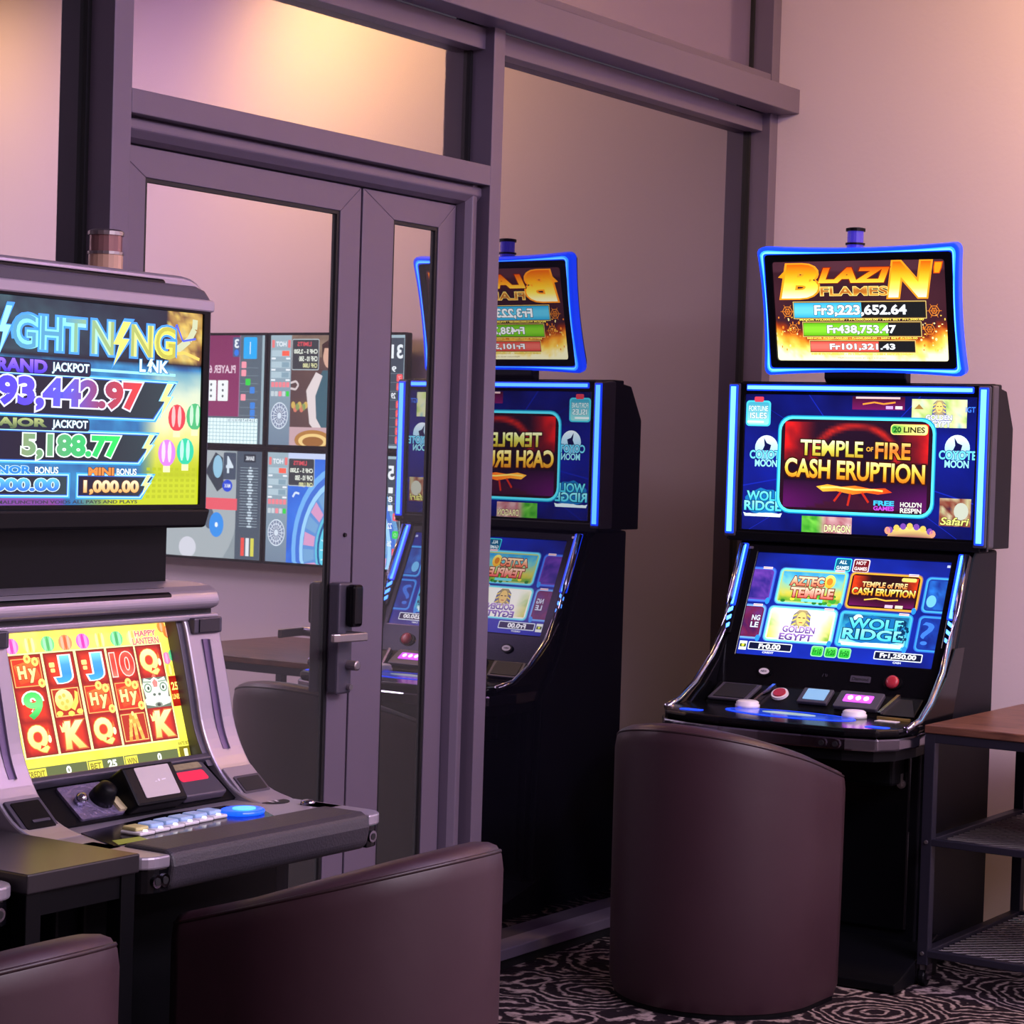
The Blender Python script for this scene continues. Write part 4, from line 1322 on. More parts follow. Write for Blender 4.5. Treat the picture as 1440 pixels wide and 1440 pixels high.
for r_, row in enumerate((('HY', 'J', 'J', '10', 'Q'), ('9', 'T', 'HY', 'HY', 'L'), ('Q', 'K', 'Q', 'F', 'K'))):
    for c, k in enumerate(row):
        sym(k, c, r_)
for x0 in (94.4, 1.0):
    a.rect(x0, 22.6, x0 + 5.6, 35.4, (170, 24, 12), 5)
    a.rect(x0 + .4, 23.0, x0 + 5.2, 35.0, ('v', (150, 20, 10), (205, 50, 20), (150, 20, 10)), 6)
    a.text('25', x0 + .8, 25.2, x0 + 4.8, 28.6, (255, 235, 120), 0.03, layer=7)
    a.text('LINES', x0 + .5, 30.2, x0 + 5.1, 32.4, (255, 220, 100), 0.03, layer=7)
a.rect(5, 52.8, 91.5, 57.6, (92, 104, 60), 4)
for (x0, x1, t) in ((6, 17, 'CREDIT'), (40, 47.5, 'BET'), (60.5, 67.5, 'WIN')):
    a.rect(x0, 53.2, x1, 57.2, (226, 214, 70), 5)
    a.text(t, x0 + .8, 54.0, x1 - .8, 56.4, (120, 110, 30), 0.02, layer=6)
for (x0, x1, t) in ((27.5, 30.2, '0'), (50.4, 55.4, '25'), (79.0, 81.4, '0')):
    a.text(t, x0, 53.6, x1, 56.8, (244, 248, 240), 0.05, layer=6)
for x in (39, 59.5):
    a.rect(x, 52.8, x + .5, 57.6, (230, 220, 90), 6)
a.rect(92.5, 52.2, 99.6, 57.8, (120, 110, 20), 4)
a.text('1', 95.2, 53.2, 97.4, 56.8, (250, 246, 190), 0.05, layer=6)
a.text('ANTE BET', 92.5, 50.2, 99.4, 51.6, (110, 100, 40), 0.02, layer=6)
a.build('screen_picture', dr, M_scr)
# inner rims between screen and flanks
for x0, x1 in ((3.028, 3.042), (3.530, 3.546)):
    MB().prism([(p[0] + 0.010, p[1]) for p in flank[:17]] + [(3.13, 0.832), (3.215, 1.120)], 0, x0, x1).build('inner_rim', M_silverdark, A_, 0.002)

# ---- belly recess with the acceptors
fbly = frame((3.29, 3.005, 0.762), (1, 0, 0), (0, 0.095, 0.070))
MB().frame_prism(fbly, [(-0.255, 0.0), (0.255, 0.0), (0.255, 0.112), (-0.255, 0.112)], -0.02, 0.0).build('acceptor_panel', M_black, A_)
MB().frame_prism(fbly, [(-0.262, 0.100), (0.262, 0.100), (0.262, 0.116), (-0.262, 0.116)], 0.0, 0.022).build('panel_brow', M_silverdark, A_, 0.004)
MB().frame_prism(fbly, rr(-0.190, 0.006, -0.070, 0.094, 0.006), 0.0, 0.006).build('coin_plate', mat('brushed_lilac_plate', (150, 140, 175), 0.35, 0.7, bump=(90, 0.4)), A_)
MB().lathe(fbly[0] + fbly[1] * -0.165 + fbly[2] * 0.048, fbly[3], [(0.006, 0.012), (0.022, 0.012), (0.028, 0.006)], 14).build('coin_slot', M_chrome, A_, smooth=True)
kb = MB().lathe(fbly[0] + fbly[1] * -0.105 + fbly[2] * 0.048, fbly[3], [(0.006, 0.026), (0.020, 0.024), (0.040, 0.018), (0.044, 0.010)], 18).build('lock_knob', M_black, A_, smooth=True)
MB().frame_prism(fbly, rr(-0.085, 0.010, -0.065, 0.044, 0.003), 0.006, 0.012).build('brass_tag', mat('cream_tag', (205, 190, 150), 0.5), A_)
fq = frame((3.29, 2.990, 0.775), (1, 0, 0), (0, 0.055, 0.080))
cr_ = MB().frame_prism(fq, rr(-0.066, 0.0, 0.080, 0.086, 0.006), -0.03, 0.016).build('card_terminal', M_black, A_, 0.006)
MB().frame_prism(fq, rr(-0.036, 0.014, 0.062, 0.080, 0.003), 0.016, 0.0175).build('terminal_screen', mat('pale_terminal_screen', (190, 180, 182), 0.4), cr_)
a = Art((fq[0] + fq[1] * 0.004 + fq[2] * 0.054 + fq[3] * 0.0177, fq[1], fq[2], fq[3]), 40, 12, 0.040, 0.012)
a.line([(2, 8), (8, 8)], 1.5, (235, 235, 235), 1)
a.ell(14, 6, 3, 3, (235, 235, 235), 1, 10)
a.line([(22, 6), (34, 5)], 2.5, (235, 235, 235), 1)
a.build('terminal_print', cr_, M_whitebtn)
ba = MB().frame_prism(fbly, rr(0.098, 0.006, 0.222, 0.096, 0.006), 0.0, 0.020).build('bill_acceptor', M_silverdark, A_, 0.004)
MB().frame_prism(fbly, rr(0.118, 0.046, 0.200, 0.072, 0.006), 0.020, 0.0215).build('lit_mouth', M_redled, ba)
MB().frame_prism(fbly, rr(0.112, 0.078, 0.206, 0.094, 0.003), 0.020, 0.022).build('acceptor_label', mat('worn_label', (140, 130, 100), 0.5, noise=(80, .5)), ba)

# ---- deck
MB().prism([(2.932, 2.80), (3.648, 2.80), (3.648, 3.06), (3.60, 3.075), (2.98, 3.075), (2.932, 3.06)], 2, 0.722, 0.757).build('deck', M_silver, A_, 0.005)
MB().box(2.950, 3.630, 2.71, 2.985, 0.69, 0.735).build('deck_tray', M_black, A_, 0.004)
MB().prism([(2.985, 2.812), (3.040, 2.950), (3.30, 2.985), (3.465, 2.965), (3.500, 2.905), (3.440, 2.815)], 2, 0.7570, 0.7590).build('button_panel', M_blackgloss, A_)
MB().prism([(2.998, 2.816), (3.020, 2.852), (3.085, 2.845), (3.075, 2.816)], 2, 0.7590, 0.7595).build('green_label', mat('lime_label', (150, 165, 60), 0.5), A_)
for k in range(6):
    x = 3.105 + 0.047 * k
    y = 2.868 + 0.005 * k
    bt = MB().box(x - 0.021, x + 0.021, y - 0.026, y + 0.026, 0.759, 0.766).build('button_base', M_whitebtn, A_, 0.003)
    MB().box(x - 0.018, x + 0.018, y - 0.012, y + 0.024, 0.766, 0.774).build('button_cap', M_yellowbtn if k == 0 else M_bluebtn, bt, 0.003)
    MB().lathe((x, y - 0.019, 0.766), (0, 0, 1), [(0, 0.005), (0.003, 0.004)], 10).build('button_lamp', mat('white_lamp', (250, 250, 255), .3, emit=(255, 255, 255), strength=1.2) if k == 0 else MATS['white_lamp'], bt)
MB().prism(ell(3.420, 2.880, 0.048, 0.042, 24), 2, 0.7590, 0.7680).build('play_button', mat('blue_play_button', (20, 60, 220), 0.3, emit=(20, 80, 255), strength=1.5), A_, 0.004)
MB().prism(ell(3.422, 2.878, 0.026, 0.022, 20), 2, 0.7680, 0.7700).build('play_button_core', mat('blue_play_core', (70, 150, 255), 0.3, emit=(70, 160, 255), strength=1.6), A_)
pl = MB().prism(ell(3.585, 2.935, 0.036, 0.030, 20), 2, 0.7570, 0.7580).build('key_plate', M_black, A_)
a = Art(frame((3.555, 2.950, 0.7582), (1, 0, 0), (0, 1, 0)), 60, 30, 0.06, 0.03)
a.text('17', 14, 4, 46, 26, (235, 235, 235), 0.05)
a.build('key_number', pl, M_whitebtn)
MB().lathe((3.605, 2.862, 0.757), (0, 0, 1), [(0, 0.016), (0.007, 0.015), (0.010, 0.009)], 16).build('service_key', M_chrome, A_, smooth=True)
# padded arm rest
MB().prism([(2.690, 0.700), (2.702, 0.688), (2.80, 0.692), (2.815, 0.750), (2.802, 0.764), (2.706, 0.764), (2.690, 0.757), (2.684, 0.735)], 0, 3.000, 3.586).build('arm_rest', M_pad, A_, 0.010, seg=3)
# rounded end caps with sockets
for s in (-1, 1):
    def capshape(g):
        xo, xi = (2.926 + g, 3.000) if s == -1 else (3.650 - g, 3.586)
        R_ = 0.045
        sg = -1 if s == -1 else 1
        arc = [(xo - sg * R_ + sg * R_ * math.cos(t), 2.690 + g + R_ - R_ * math.sin(t)) for t in [k * math.pi / 12 for k in range(7)]]
        return [(xi, 2.880), (xo, 2.880)] + arc + [(xi, 2.690 + g)]
    cp = MB().prism(capshape(0), 2, 0.734, 0.757).build('end_cap', M_silver, A_, 0.004)
    MB().prism(capshape(0.004), 2, 0.690, 0.734).build('socket_block', M_blackgloss, cp, 0.002)
    for xk in ((2.968, 2.988) if s == -1 else (3.602,)):
        MB().lathe((xk, 2.697, 0.712), (0, -1, 0), [(0, 0.012), (0.007, 0.012)], 14).build('socket', M_chrome, cp)
        MB().lathe((xk, 2.690, 0.712), (0, -1, 0), [(0, 0.007), (0.001, 0.007)], 12).build('socket_hole', M_gasket, cp)

# ---- upper part
MB().box(2.99, 3.600, 3.262, 3.42, 1.190, 1.320).build('neck', M_black, A_, 0.004)
top = [(2.922, 1.345), (3.660, 1.345), (3.660, 1.780)] + [(3.660 - 0.05 + 0.05 * math.cos(t), 1.780 + 0.045 * math.sin(t)) for t in (0.5, 1.0, 1.57)] + [(2.922 + 0.05 - 0.05 * math.cos(t), 1.780 + 0.045 * math.sin(t)) for t in (1.57, 1.0, 0.5)] + [(2.922, 1.780)]
ft_ = frame((0, 3.205, 0), (1, 0, 0), (0, 0, 1))
tc_ = MB().frame_prism(ft_, top, -0.19, 0.0).build('upper_cabinet', M_silverdark, A_, 0.006)
bp_ = [(2.930, 1.795), (3.655, 1.795)] + [(3.655 - 0.075 + 0.075 * math.cos(t), 1.795 + 0.05 * math.sin(t)) for t in (.3, .6, 0.9, 1.2, 1.57)] + [(2.930 + 0.075 - 0.075 * math.cos(t), 1.795 + 0.05 * math.sin(t)) for t in (1.57, 1.2, 0.9, .6, .3)]
MB().frame_prism(ft_, bp_, -0.185, -0.012).build('crown', M_silver, tc_, 0.014, seg=4)
MB().frame_prism(ft_, rr(2.96, 1.808, 3.52, 1.833, 0.01), -0.02, -0.006).build('crown_insert', M_blackgloss, tc_, 0.004)
MB().frame_prism(ft_, rr(2.925, 1.772, 3.658, 1.798, 0.006), -0.02, 0.010).build('brow', M_silver, tc_, 0.004)
MB().frame_prism(ft_, [(2.935, 1.312), (3.640, 1.312), (3.655, 1.352), (2.925, 1.352)], -0.15, 0.016).build('chin', M_black, tc_, 0.006)
fu = frame((2.955, 3.203, 1.767), (1, 0, 0), (0, 0, 1))
UW, UH = 0.672, 0.406
dt = MB().frame_ring(fu, [(-0.018, 0.006), (UW + 0.020, 0.006), (UW + 0.020, -UH - 0.014), (-0.018, -UH - 0.014)], [(0, 0), (UW, 0), (UW, -UH), (0, -UH)], -0.01, 0.006).build('jackpot_display', M_black, A_, 0.002)
MB().frame_prism(fu, [(0, 0), (UW, 0), (UW, -UH), (0, -UH)], -0.001, 0.0).build('screen_glass', M_blackgloss, dt)
a = Art(fu, 100, 60, UW, UH)


def jack(x, y):
    n = fbm(x / 7, y / 6)
    if y < 16:
        c = mixc((20, 26, 44), (64, 96, 104), n * 1.3 * max(0, 1 - x / 95))
        if x > 84:
            c = rampc(fbm(x / 4, y / 2.4), (40, 26, 30), (120, 80, 50), (215, 185, 90), (150, 150, 130))
        return c
    if y < 18:
        return (24, 24, 36)
    c = mixc((24, 60, 120), (60, 150, 200), n)
    if x > 72 and y > 18:
        c = mixc(c, rampc((y - 18) / 40 + .2 * (n - .5), (96, 150, 172), (196, 208, 186), (216, 212, 168), (206, 204, 110), (172, 182, 24), (150, 165, 10)), (x - 72) / 8)
    if y > 52 and x > 40:
        c = mixc(c, (180, 190, 30), (x - 45) / 18)
    elif y > 55:
        c = mixc((90, 70, 180), (130, 60, 120), n)
    return c


a.grid(0, 0, 100, 60, 60, 40, jack)
# hatch on the yellow field
for j in range(6):
    for i in range(9):
        a.rect(76 + 2.6 * i, 48.6 + 1.7 * j, 77.6 + 2.6 * i, 49.5 + 1.7 * j, (165, 175, 20), 2)
for (cx, cy, c) in ((89.2, 33, (205, 60, 70)), (85.0, 44, (200, 120, 215)), (93.5, 43.4, (40, 190, 150)), (97.6, 32.4, (70, 170, 110))):
    a.ell(cx, cy, 4.0, 4.2, c, 4, 16)
    for j in (-1.6, 1.2):
        a.ell(cx + j, cy - .4, .9, 3.4, mixc(c, (255, 250, 240), .6), 5, 10)
    a.rect(cx - 1.6, cy + 4, cx + 1.6, cy + 6, (235, 225, 170), 4)
# the swirl at the upper right
a.line([(86, 13), (90, 11), (94, 8.5), (96.4, 5), (96.6, 2)], 2.4, (190, 195, 160), 4)
a.line([(84, 12), (88, 4), (91, 9), (97, 8)], .6, (70, 90, 240), 5)
a.line([(84, 13.5), (92, 12.6), (99, 14.4)], 1.0, (225, 190, 90), 5)
BLU = (70, 150, 255)


def bolt(x, y, w, h, c0, c1, lay):
    P = [(.62, 0), (.18, .52), (.46, .52), (.22, 1.0), (.92, .38), (.60, .38), (.98, 0)]
    a.poly([(x + (p[0] - .5) * w * 1.35 + .5 * w, y + (p[1] - .5) * h * 1.15 + .5 * h) for p in P], c1, lay)
    a.poly([(x + p[0] * w, y + p[1] * h) for p in P], c0, lay + 1)


GLT = lambda x, y: mixc((130, 225, 250), (240, 225, 90), (x - 38) / 45)
GL0 = (0.055, BLU)
for t, x0, x1 in (('L', 4.0, 11.0), ('GHT', 18.4, 48.0), ('N', 50.5, 60.0), ('NG', 67.5, 87.6)):
    a.text(t, x0, 5.0, x1, 15.0, GLT, 0.05, GL0, layer=7)
    a.text(t, x0, 5.0, x1, 15.0, lambda x, y: mixc(GLT(x, y), (20, 60, 120) if x < 40 else (110, 110, 40), .45), 0.0, layer=10)
bolt(11.8, 3.0, 6.4, 14.5, (150, 235, 255), BLU, 7)
bolt(58.0, 4.6, 9.5, 13.6, (235, 225, 110), BLU, 9)
a.text('L NK', 71.5, 15.6, 84.5, 19.4, (235, 250, 250), 0.03, (0.05, (40, 130, 190)), layer=12)
bolt(74.2, 15.2, 3.4, 4.6, (235, 245, 200), (40, 130, 190), 14)


def panel(pts, lay):
    cx = sum(p[0] for p in pts) / len(pts)
    cy = sum(p[1] for p in pts) / len(pts)
    a.poly(pts, (60, 165, 245), lay)
    ins = lambda k: [(p[0] + (k if p[0] < cx else -k * 1.3), p[1] + (k if p[1] < cy else -k)) for p in pts]
    a.poly(ins(.45), (170, 235, 255), lay + 1)
    a.poly(ins(.8), (30, 90, 190), lay + 2)
    a.poly(ins(1.1), ('h', (20, 18, 46), (24, 26, 36), (40, 60, 66)), lay + 3)


panel([(2, 21.4), (89.5, 21.6), (79.5, 34.6), (2, 34.4)], 4)
panel([(2, 37.6), (81.5, 37.8), (73.0, 48.0), (2, 47.8)], 4)
panel([(2, 50.4), (43.0, 50.5), (43.0, 58.0), (2, 57.8)], 4)
panel([(45.5, 50.4), (80.0, 50.6), (74.0, 58.4), (45.5, 58.2)], 4)
a.rect(50.5, 19.4, 88.0, 20.2, (150, 225, 250), 4)
bolt(80.0, 22.6, 7.0, 10.5, (240, 235, 140), (140, 210, 250), 9)
bolt(73.0, 38.6, 6.0, 8.0, (240, 235, 140), (140, 210, 250), 9)
bolt(73.0, 51.0, 5.0, 6.2, (240, 235, 140), (140, 210, 250), 9)
a.rrect(3, 17.6, 50.5, 22.0, 1, (22, 26, 56), 8)
a.text('GRAND', 7.0, 17.8, 32.5, 21.8, ('v', (150, 110, 255), (70, 50, 220)), 0.05, (0.04, (30, 20, 90)), layer=9)
a.text('JACKPOT', 34.4, 18.2, 49.8, 21.6, (225, 250, 250), 0.03, (0.05, (20, 70, 110)), layer=9)
a.text('193,442.97', 8.0, 22.8, 73.0, 32.6, lambda x, y: rampc((x - 10) / 62, (70, 60, 235), (90, 70, 240), (90, 90, 220), (150, 60, 90), (220, 60, 60)), 0.05, (0.045, (225, 225, 250)), layer=9)
a.rrect(3, 34.4, 50.5, 38.2, 1, (22, 30, 50), 8)
a.text('MAJOR', 8.0, 34.8, 33.0, 38.0, ('v', (180, 190, 120), (70, 90, 60)), 0.05, (0.04, (20, 40, 50)), layer=9)
a.text('JACKPOT', 35.0, 35.0, 49.8, 38.0, (225, 250, 250), 0.03, (0.05, (20, 70, 110)), layer=9)
a.text('5,188.77', 23.0, 39.2, 64.0, 46.8, lambda x, y: rampc((x - 23) / 41, (130, 150, 110), (90, 160, 110), (40, 190, 100), (40, 220, 90)), 0.05, (0.045, (225, 245, 235)), layer=9)
a.text('MINOR', 8.0, 48.6, 27.0, 51.0, (40, 130, 225), 0.05, (0.04, (200, 230, 250)), layer=9)
a.text('BONUS', 28.5, 48.8, 38.0, 50.8, (225, 245, 250), 0.03, (0.04, (20, 50, 110)), layer=9)
a.text('5,000.00', 5.0, 52.2, 38.5, 56.6, ('v', (90, 190, 250), (40, 90, 200)), 0.05, (0.04, (200, 225, 250)), layer=9)
a.text('MINI', 50.5, 48.8, 61.5, 51.2, (215, 130, 60), 0.05, (0.04, (60, 30, 20)), layer=9)
a.text('BONUS', 62.6, 49.0, 71.4, 51.0, (225, 245, 250), 0.03, (0.04, (20, 50, 110)), layer=9)
a.text('1,000.00', 48.6, 52.6, 72.6, 57.0, ('v', (250, 225, 190), (225, 150, 70)), 0.05, (0.04, (90, 60, 40)), layer=9)
a.text('MALFUNCTION VOIDS ALL PAYS AND PLAYS', 14, 58.6, 72, 59.6, (50, 50, 60), 0.02, layer=9)
a.build('screen_picture', dt, M_scr)
# green glint on the chin is left to the renderer; beacon lamp
bk = MB().lathe((3.43, 3.30, 1.842), (0, 0, 1), [(0, 0.036), (0.036, 0.036)], 20).build('beacon', M_amber, A_)
MB().lathe((3.43, 3.30, 1.878), (0, 0, 1), [(0, 0.038), (0.006, 0.038)], 20).build('beacon_band', M_steel, bk)
MB().lathe((3.43, 3.30, 1.884), (0, 0, 1), [(0, 0.034), (0.034, 0.034)], 20).build('beacon_lens', mat('clear_amber_lens', (150, 110, 110), 0.08, 0.3), bk)
MB().lathe((3.43, 3.30, 1.918), (0, 0, 1), [(0, 0.038), (0.008, 0.038), (0.012, 0.030)], 20).build('beacon_cap', M_steel, bk)


def copy_tree(o, parent=None):
    c = o.copy()
    COL.objects.link(c)
    c.parent = parent
    for ch in list(o.children):
        copy_tree(ch, c)
    return c


A2 = copy_tree(A_)
A2.location = (3.29 - 1.012, 3.2, 0.0)
A2['label'] = 'silver slot machine cut off by the left edge behind the small black table'

# ================================================================ tub chairs
def chair(cx, cy, facing, label):
    o = root('tub_chair', (cx, cy, 0.0), label, 'chair', 'plum leather tub chairs at the machines')
    o.rotation_euler = (0, 0, facing)
    ORG[o] = Vector((0, 0, 0))          # parts in the chair's own frame, facing +x
    hw, xf = 0.297, 0.155

    def xy(q, ins):
        """q runs -1..1 round the U from one arm end over the back to the other"""
        rad = hw - ins
        half = xf + hw * math.pi / 2
        d = abs(q) * half                 # distance from the middle of the back
        sg = 1 if q >= 0 else -1
        if d < hw * math.pi / 2:
            t = d / hw
            return -rad * math.cos(t), sg * rad * math.sin(t)
        return d - hw * math.pi / 2, sg * rad

    N = 64
    als = [-1 + 2 * i / N for i in range(N + 1)]

    def ztop(q):
        x = xy(q, 0.0)[0]
        return 0.776 - 0.30 * (x + hw)
    prof = [(0.012, 0.015, 0), (0.0, 0.05, 0), (-0.003, 0.30, 0), (-0.004, -0.05, 1), (0.0, -0.022, 1), (0.010, -0.006, 1), (0.026, 0.0, 1), (0.050, 0.0, 1), (0.066, -0.008, 1), (0.074, -0.03, 1), (0.074, 0.36, 0)]
    vs, fs = [], []
    for al in als:
        zt = ztop(al)
        for (ins, z, rel) in prof:
            x, y = xy(al, ins)
            vs.append((x, y, zt + z if rel else z))
    n = len(prof)
    for i in range(N):
        for j in range(n - 1):
            fs.append((i * n + j, (i + 1) * n + j, (i + 1) * n + j + 1, i * n + j + 1))
    fs += [tuple(range(n)), tuple(N * n + k for k in reversed(range(n)))]
    m = MB()
    m.add(vs, fs)
    m.build('shell', M_leather, o, smooth=True)
    # front apron and seat
    y1 = xy(als[-1], 0.04)[1]
    MB().box(0.03, xf - 0.004, -y1, y1, 0.03, 0.37).build('front_apron', M_leather, o, 0.015)
    pts = [xy(al, 0.082) for al in als]
    pts[0] = (xf + 0.01, pts[0][1])
    pts[-1] = (xf + 0.01, pts[-1][1])
    MB().prism(pts, 2, 0.34, 0.445).build('seat_cushion', M_leather, o, 0.02, seg=3)
    pts = [xy(al, 0.015) for al in als]
    MB().prism(pts, 2, 0.0, 0.016).build('base_plate', M_black, o)
    pp = []
    for al in als:
        x, y = xy(al, 0.004)
        pp.append((x, y, ztop(al) - 0.016))
    MB().tube(pp, 0.0042, 6).build('piping', M_piping, o, smooth=True)
    return o


chair(5.503, 2.908, 0.0, 'plum leather tub chair drawn up to the blue lit machine beside the wall')
chair(3.330, 2.555, math.radians(90), 'plum leather tub chair in front of the yellow reel screen machine')
chair(2.280, 2.545, math.radians(90), 'plum leather tub chair cut off at the lower left corner by the black table')

# ================================================================ small black table between the machines
T = root('side_table', (2.78, 2.93, 0.0), 'small black laminate table between the two silver slot machines', 'table')
tx0, tx1, ty0, ty1, tz = 2.648, 2.918, 2.688, 3.20, 0.770
MB().box(tx0, tx1, ty0, ty1, tz - 0.034, tz).build('table_top', M_blacktable, T, 0.003)
for x in (tx0 + 0.004, tx1 - 0.039):
    for y in (ty0 + 0.006, ty1 - 0.041):
        MB().box(x, x + 0.035, y, y + 0.035, 0.0, tz - 0.034).build('leg', M_black, T, 0.002)
MB().box(tx0 + 0.039, tx1 - 0.039, ty0 + 0.010, ty0 + 0.030, tz - 0.075, tz - 0.034).build('apron', M_black, T)
MB().box(tx0 + 0.039, tx1 - 0.039, ty1 - 0.030, ty1 - 0.010, tz - 0.075, tz - 0.034).build('apron', M_black, T)
for x in (tx0 + 0.008, tx1 - 0.028):
    MB().box(x, x + 0.02, ty0 + 0.041, ty1 - 0.041, tz - 0.075, tz - 0.034).build('apron', M_black, T)

# ================================================================ wooden topped trolley on the right
R = root('shelf_trolley', (6.36, 2.1, 0.0), 'wood topped steel trolley with mesh shelves to the right of the machine', 'trolley')
rx0, rx1, ry0, ry1 = 5.975, 6.74, 1.70, 2.515
MB().box(rx0, rx1, ry0, ry1, 0.727, 0.750).build('wood_top', M_wood, R, 0.003)
for (a0, a1, b0, b1) in ((rx0 + .004, rx0 + .034, ry0 + .03, ry1 - .03), (rx1 - .034, rx1 - .004, ry0 + .03, ry1 - .03)):
    for z0, z1 in ((0.700, 0.727), (0.405, 0.425), (0.085, 0.105)):
        MB().box(a0, a1, b0, b1, z0, z1).build('cross_rail', M_darksteel, R, 0.002)
for y in (ry0 + .002, ry1 - .032):
    for z0, z1 in ((0.700, 0.727), (0.405, 0.425), (0.085, 0.105)):
        MB().box(rx0 + .034, rx1 - .034, y, y + .03, z0, z1).build('side_rail', M_darksteel, R, 0.002)
for x in (rx0 + .004, rx1 - .036):
    for y in (ry0, ry1 - .032):
        lg = MB().box(x, x + .032, y, y + .032, 0.062, 0.727).build('upright', M_darksteel, R, 0.002)
        for z in (0.415, 0.095):
            MB().lathe((x, y + .016, z), (-1, 0, 0), [(0, 0.006), (0.004, 0.005)], 10).build('bolt', M_steel, lg)
        cs = MB().box(x + .008, x + .024, y + .008, y + .024, 0.045, 0.064).build('caster_stem', M_steel, R)
        MB().prism([(x - .004, 0.064), (x + .036, 0.064), (x + .030, 0.022), (x + .002, 0.022)], 1, y - .002, y + .004).build('caster_fork', M_chrome, cs)
        MB().prism([(x - .004, 0.064), (x + .036, 0.064), (x + .030, 0.022), (x + .002, 0.022)], 1, y + .028, y + .034).build('caster_fork', M_chrome, cs)
        MB().lathe((x + .016, y + .006, 0.024), (0, 1, 0), [(0, 0.022), (0.004, 0.024), (0.016, 0.024), (0.020, 0.022)], 18).build('caster_wheel', M_black, cs)
for z in (0.412, 0.092):
    g = MB()
    sx, sy = rx1 - rx0 - 0.07, ry1 - ry0 - 0.07
    n = 34
    for k in range(n):                 # diagonal strands of the expanded metal, both ways
        for sgn in (1, -1):
            t = (sx + sy) * (k + .5) / n
            if sgn == 1:
                p = [(max(0, t - sy), min(t, sy)), (min(t, sx), max(0, t - sx))]
            else:
                p = [(max(0, t - sy), sy - min(t, sy)), (min(t, sx), sy - max(0, t - sx))]
            A0 = Vector((rx0 + .035 + p[0][0], ry0 + .035 + p[0][1], z + (.001 if sgn == 1 else -.001)))
            B0 = Vector((rx0 + .035 + p[1][0], ry0 + .035 + p[1][1], z + (.001 if sgn == 1 else -.001)))
            if (B0 - A0).length > .01:
                g.tube([A0, B0], 0.0028, 4)
    ms = g.build('mesh_shelf', M_steel, R)
    ms['kind'] = 'stuff'

# ================================================================ wall of televisions on the end wall (seen in the glass)


def tv(name_label, yl, yr, z0, z1, paint):
    t = root('television', (XE - 0.03, (yl + yr) / 2, z0), name_label, 'television', 'televisions on the end wall mirrored in the glass')
    MB().box(XE - 0.045, XE - 0.001, yr + .06, yl - .06, z0 + .05, z1 - .05).build('wall_mount', M_black, t)
    ff = frame((XE - 0.062, yl, z1), (0, -1, 0), (0, 0, 1))
    W, H = yl - yr, z1 - z0
    e = 0.010
    sh = MB().frame_prism(ff, rr(0, -H, W, 0, .006), -0.03, 0.0).build('housing', M_black, t, 0.002)
    MB().frame_ring(ff, [(0, 0), (W, 0), (W, -H), (0, -H)], [(e, -e), (W - e, -e), (W - e, -H + e), (e, -H + e)], 0.0, 0.004).build('bezel', M_black, sh)
    A = Art((ff[0] + ff[1] * e - ff[2] * e, ff[1], ff[2], ff[3]), 100, 60, W - 2 * e, H - 2 * e)
    paint(A)
    A.build('screen_picture', t, M_tv)
    return t


RED, GRN, WHT, GRY = (230, 90, 95), (50, 205, 70), (225, 235, 240), (70, 82, 96)


def numbers(A, x0, x1, head, cells):
    A.rect(x0, 0, x1, 60, (150, 175, 185), 2)
    A.rect(x0 + .8, 1.5, x1 - 3.2, 58.6, (58, 70, 84), 3)
    A.rect(x1 - 2.6, 1.5, x1 - 1.6, 58.6, (205, 225, 230), 3)
    A.text(head, x0 + 1.6, 5, x1 - 4.2, 12.5, WHT, 0.03, layer=5)
    for k, (c, t) in enumerate(cells):
        y = 16 + 4.7 * k
        A.rect(x0 + .8, y + 4.3, x1 - 3.2, y + 4.5, (120, 140, 150), 4)
        if c is RED or c is GRN:
            A.rrect(x0 + 1.4, y, x0 + 5.6, y + 4.0, .8, c, 5)
            A.text(t, x0 + 2.4, y + 1, x0 + 4.6, y + 3.2, mixc(c, WHT, .5), 0.02, layer=6)
        else:
            A.text(t, x0 + 6.0, y + .5, x0 + 9.2, y + 3.6, WHT, 0.03, layer=6)


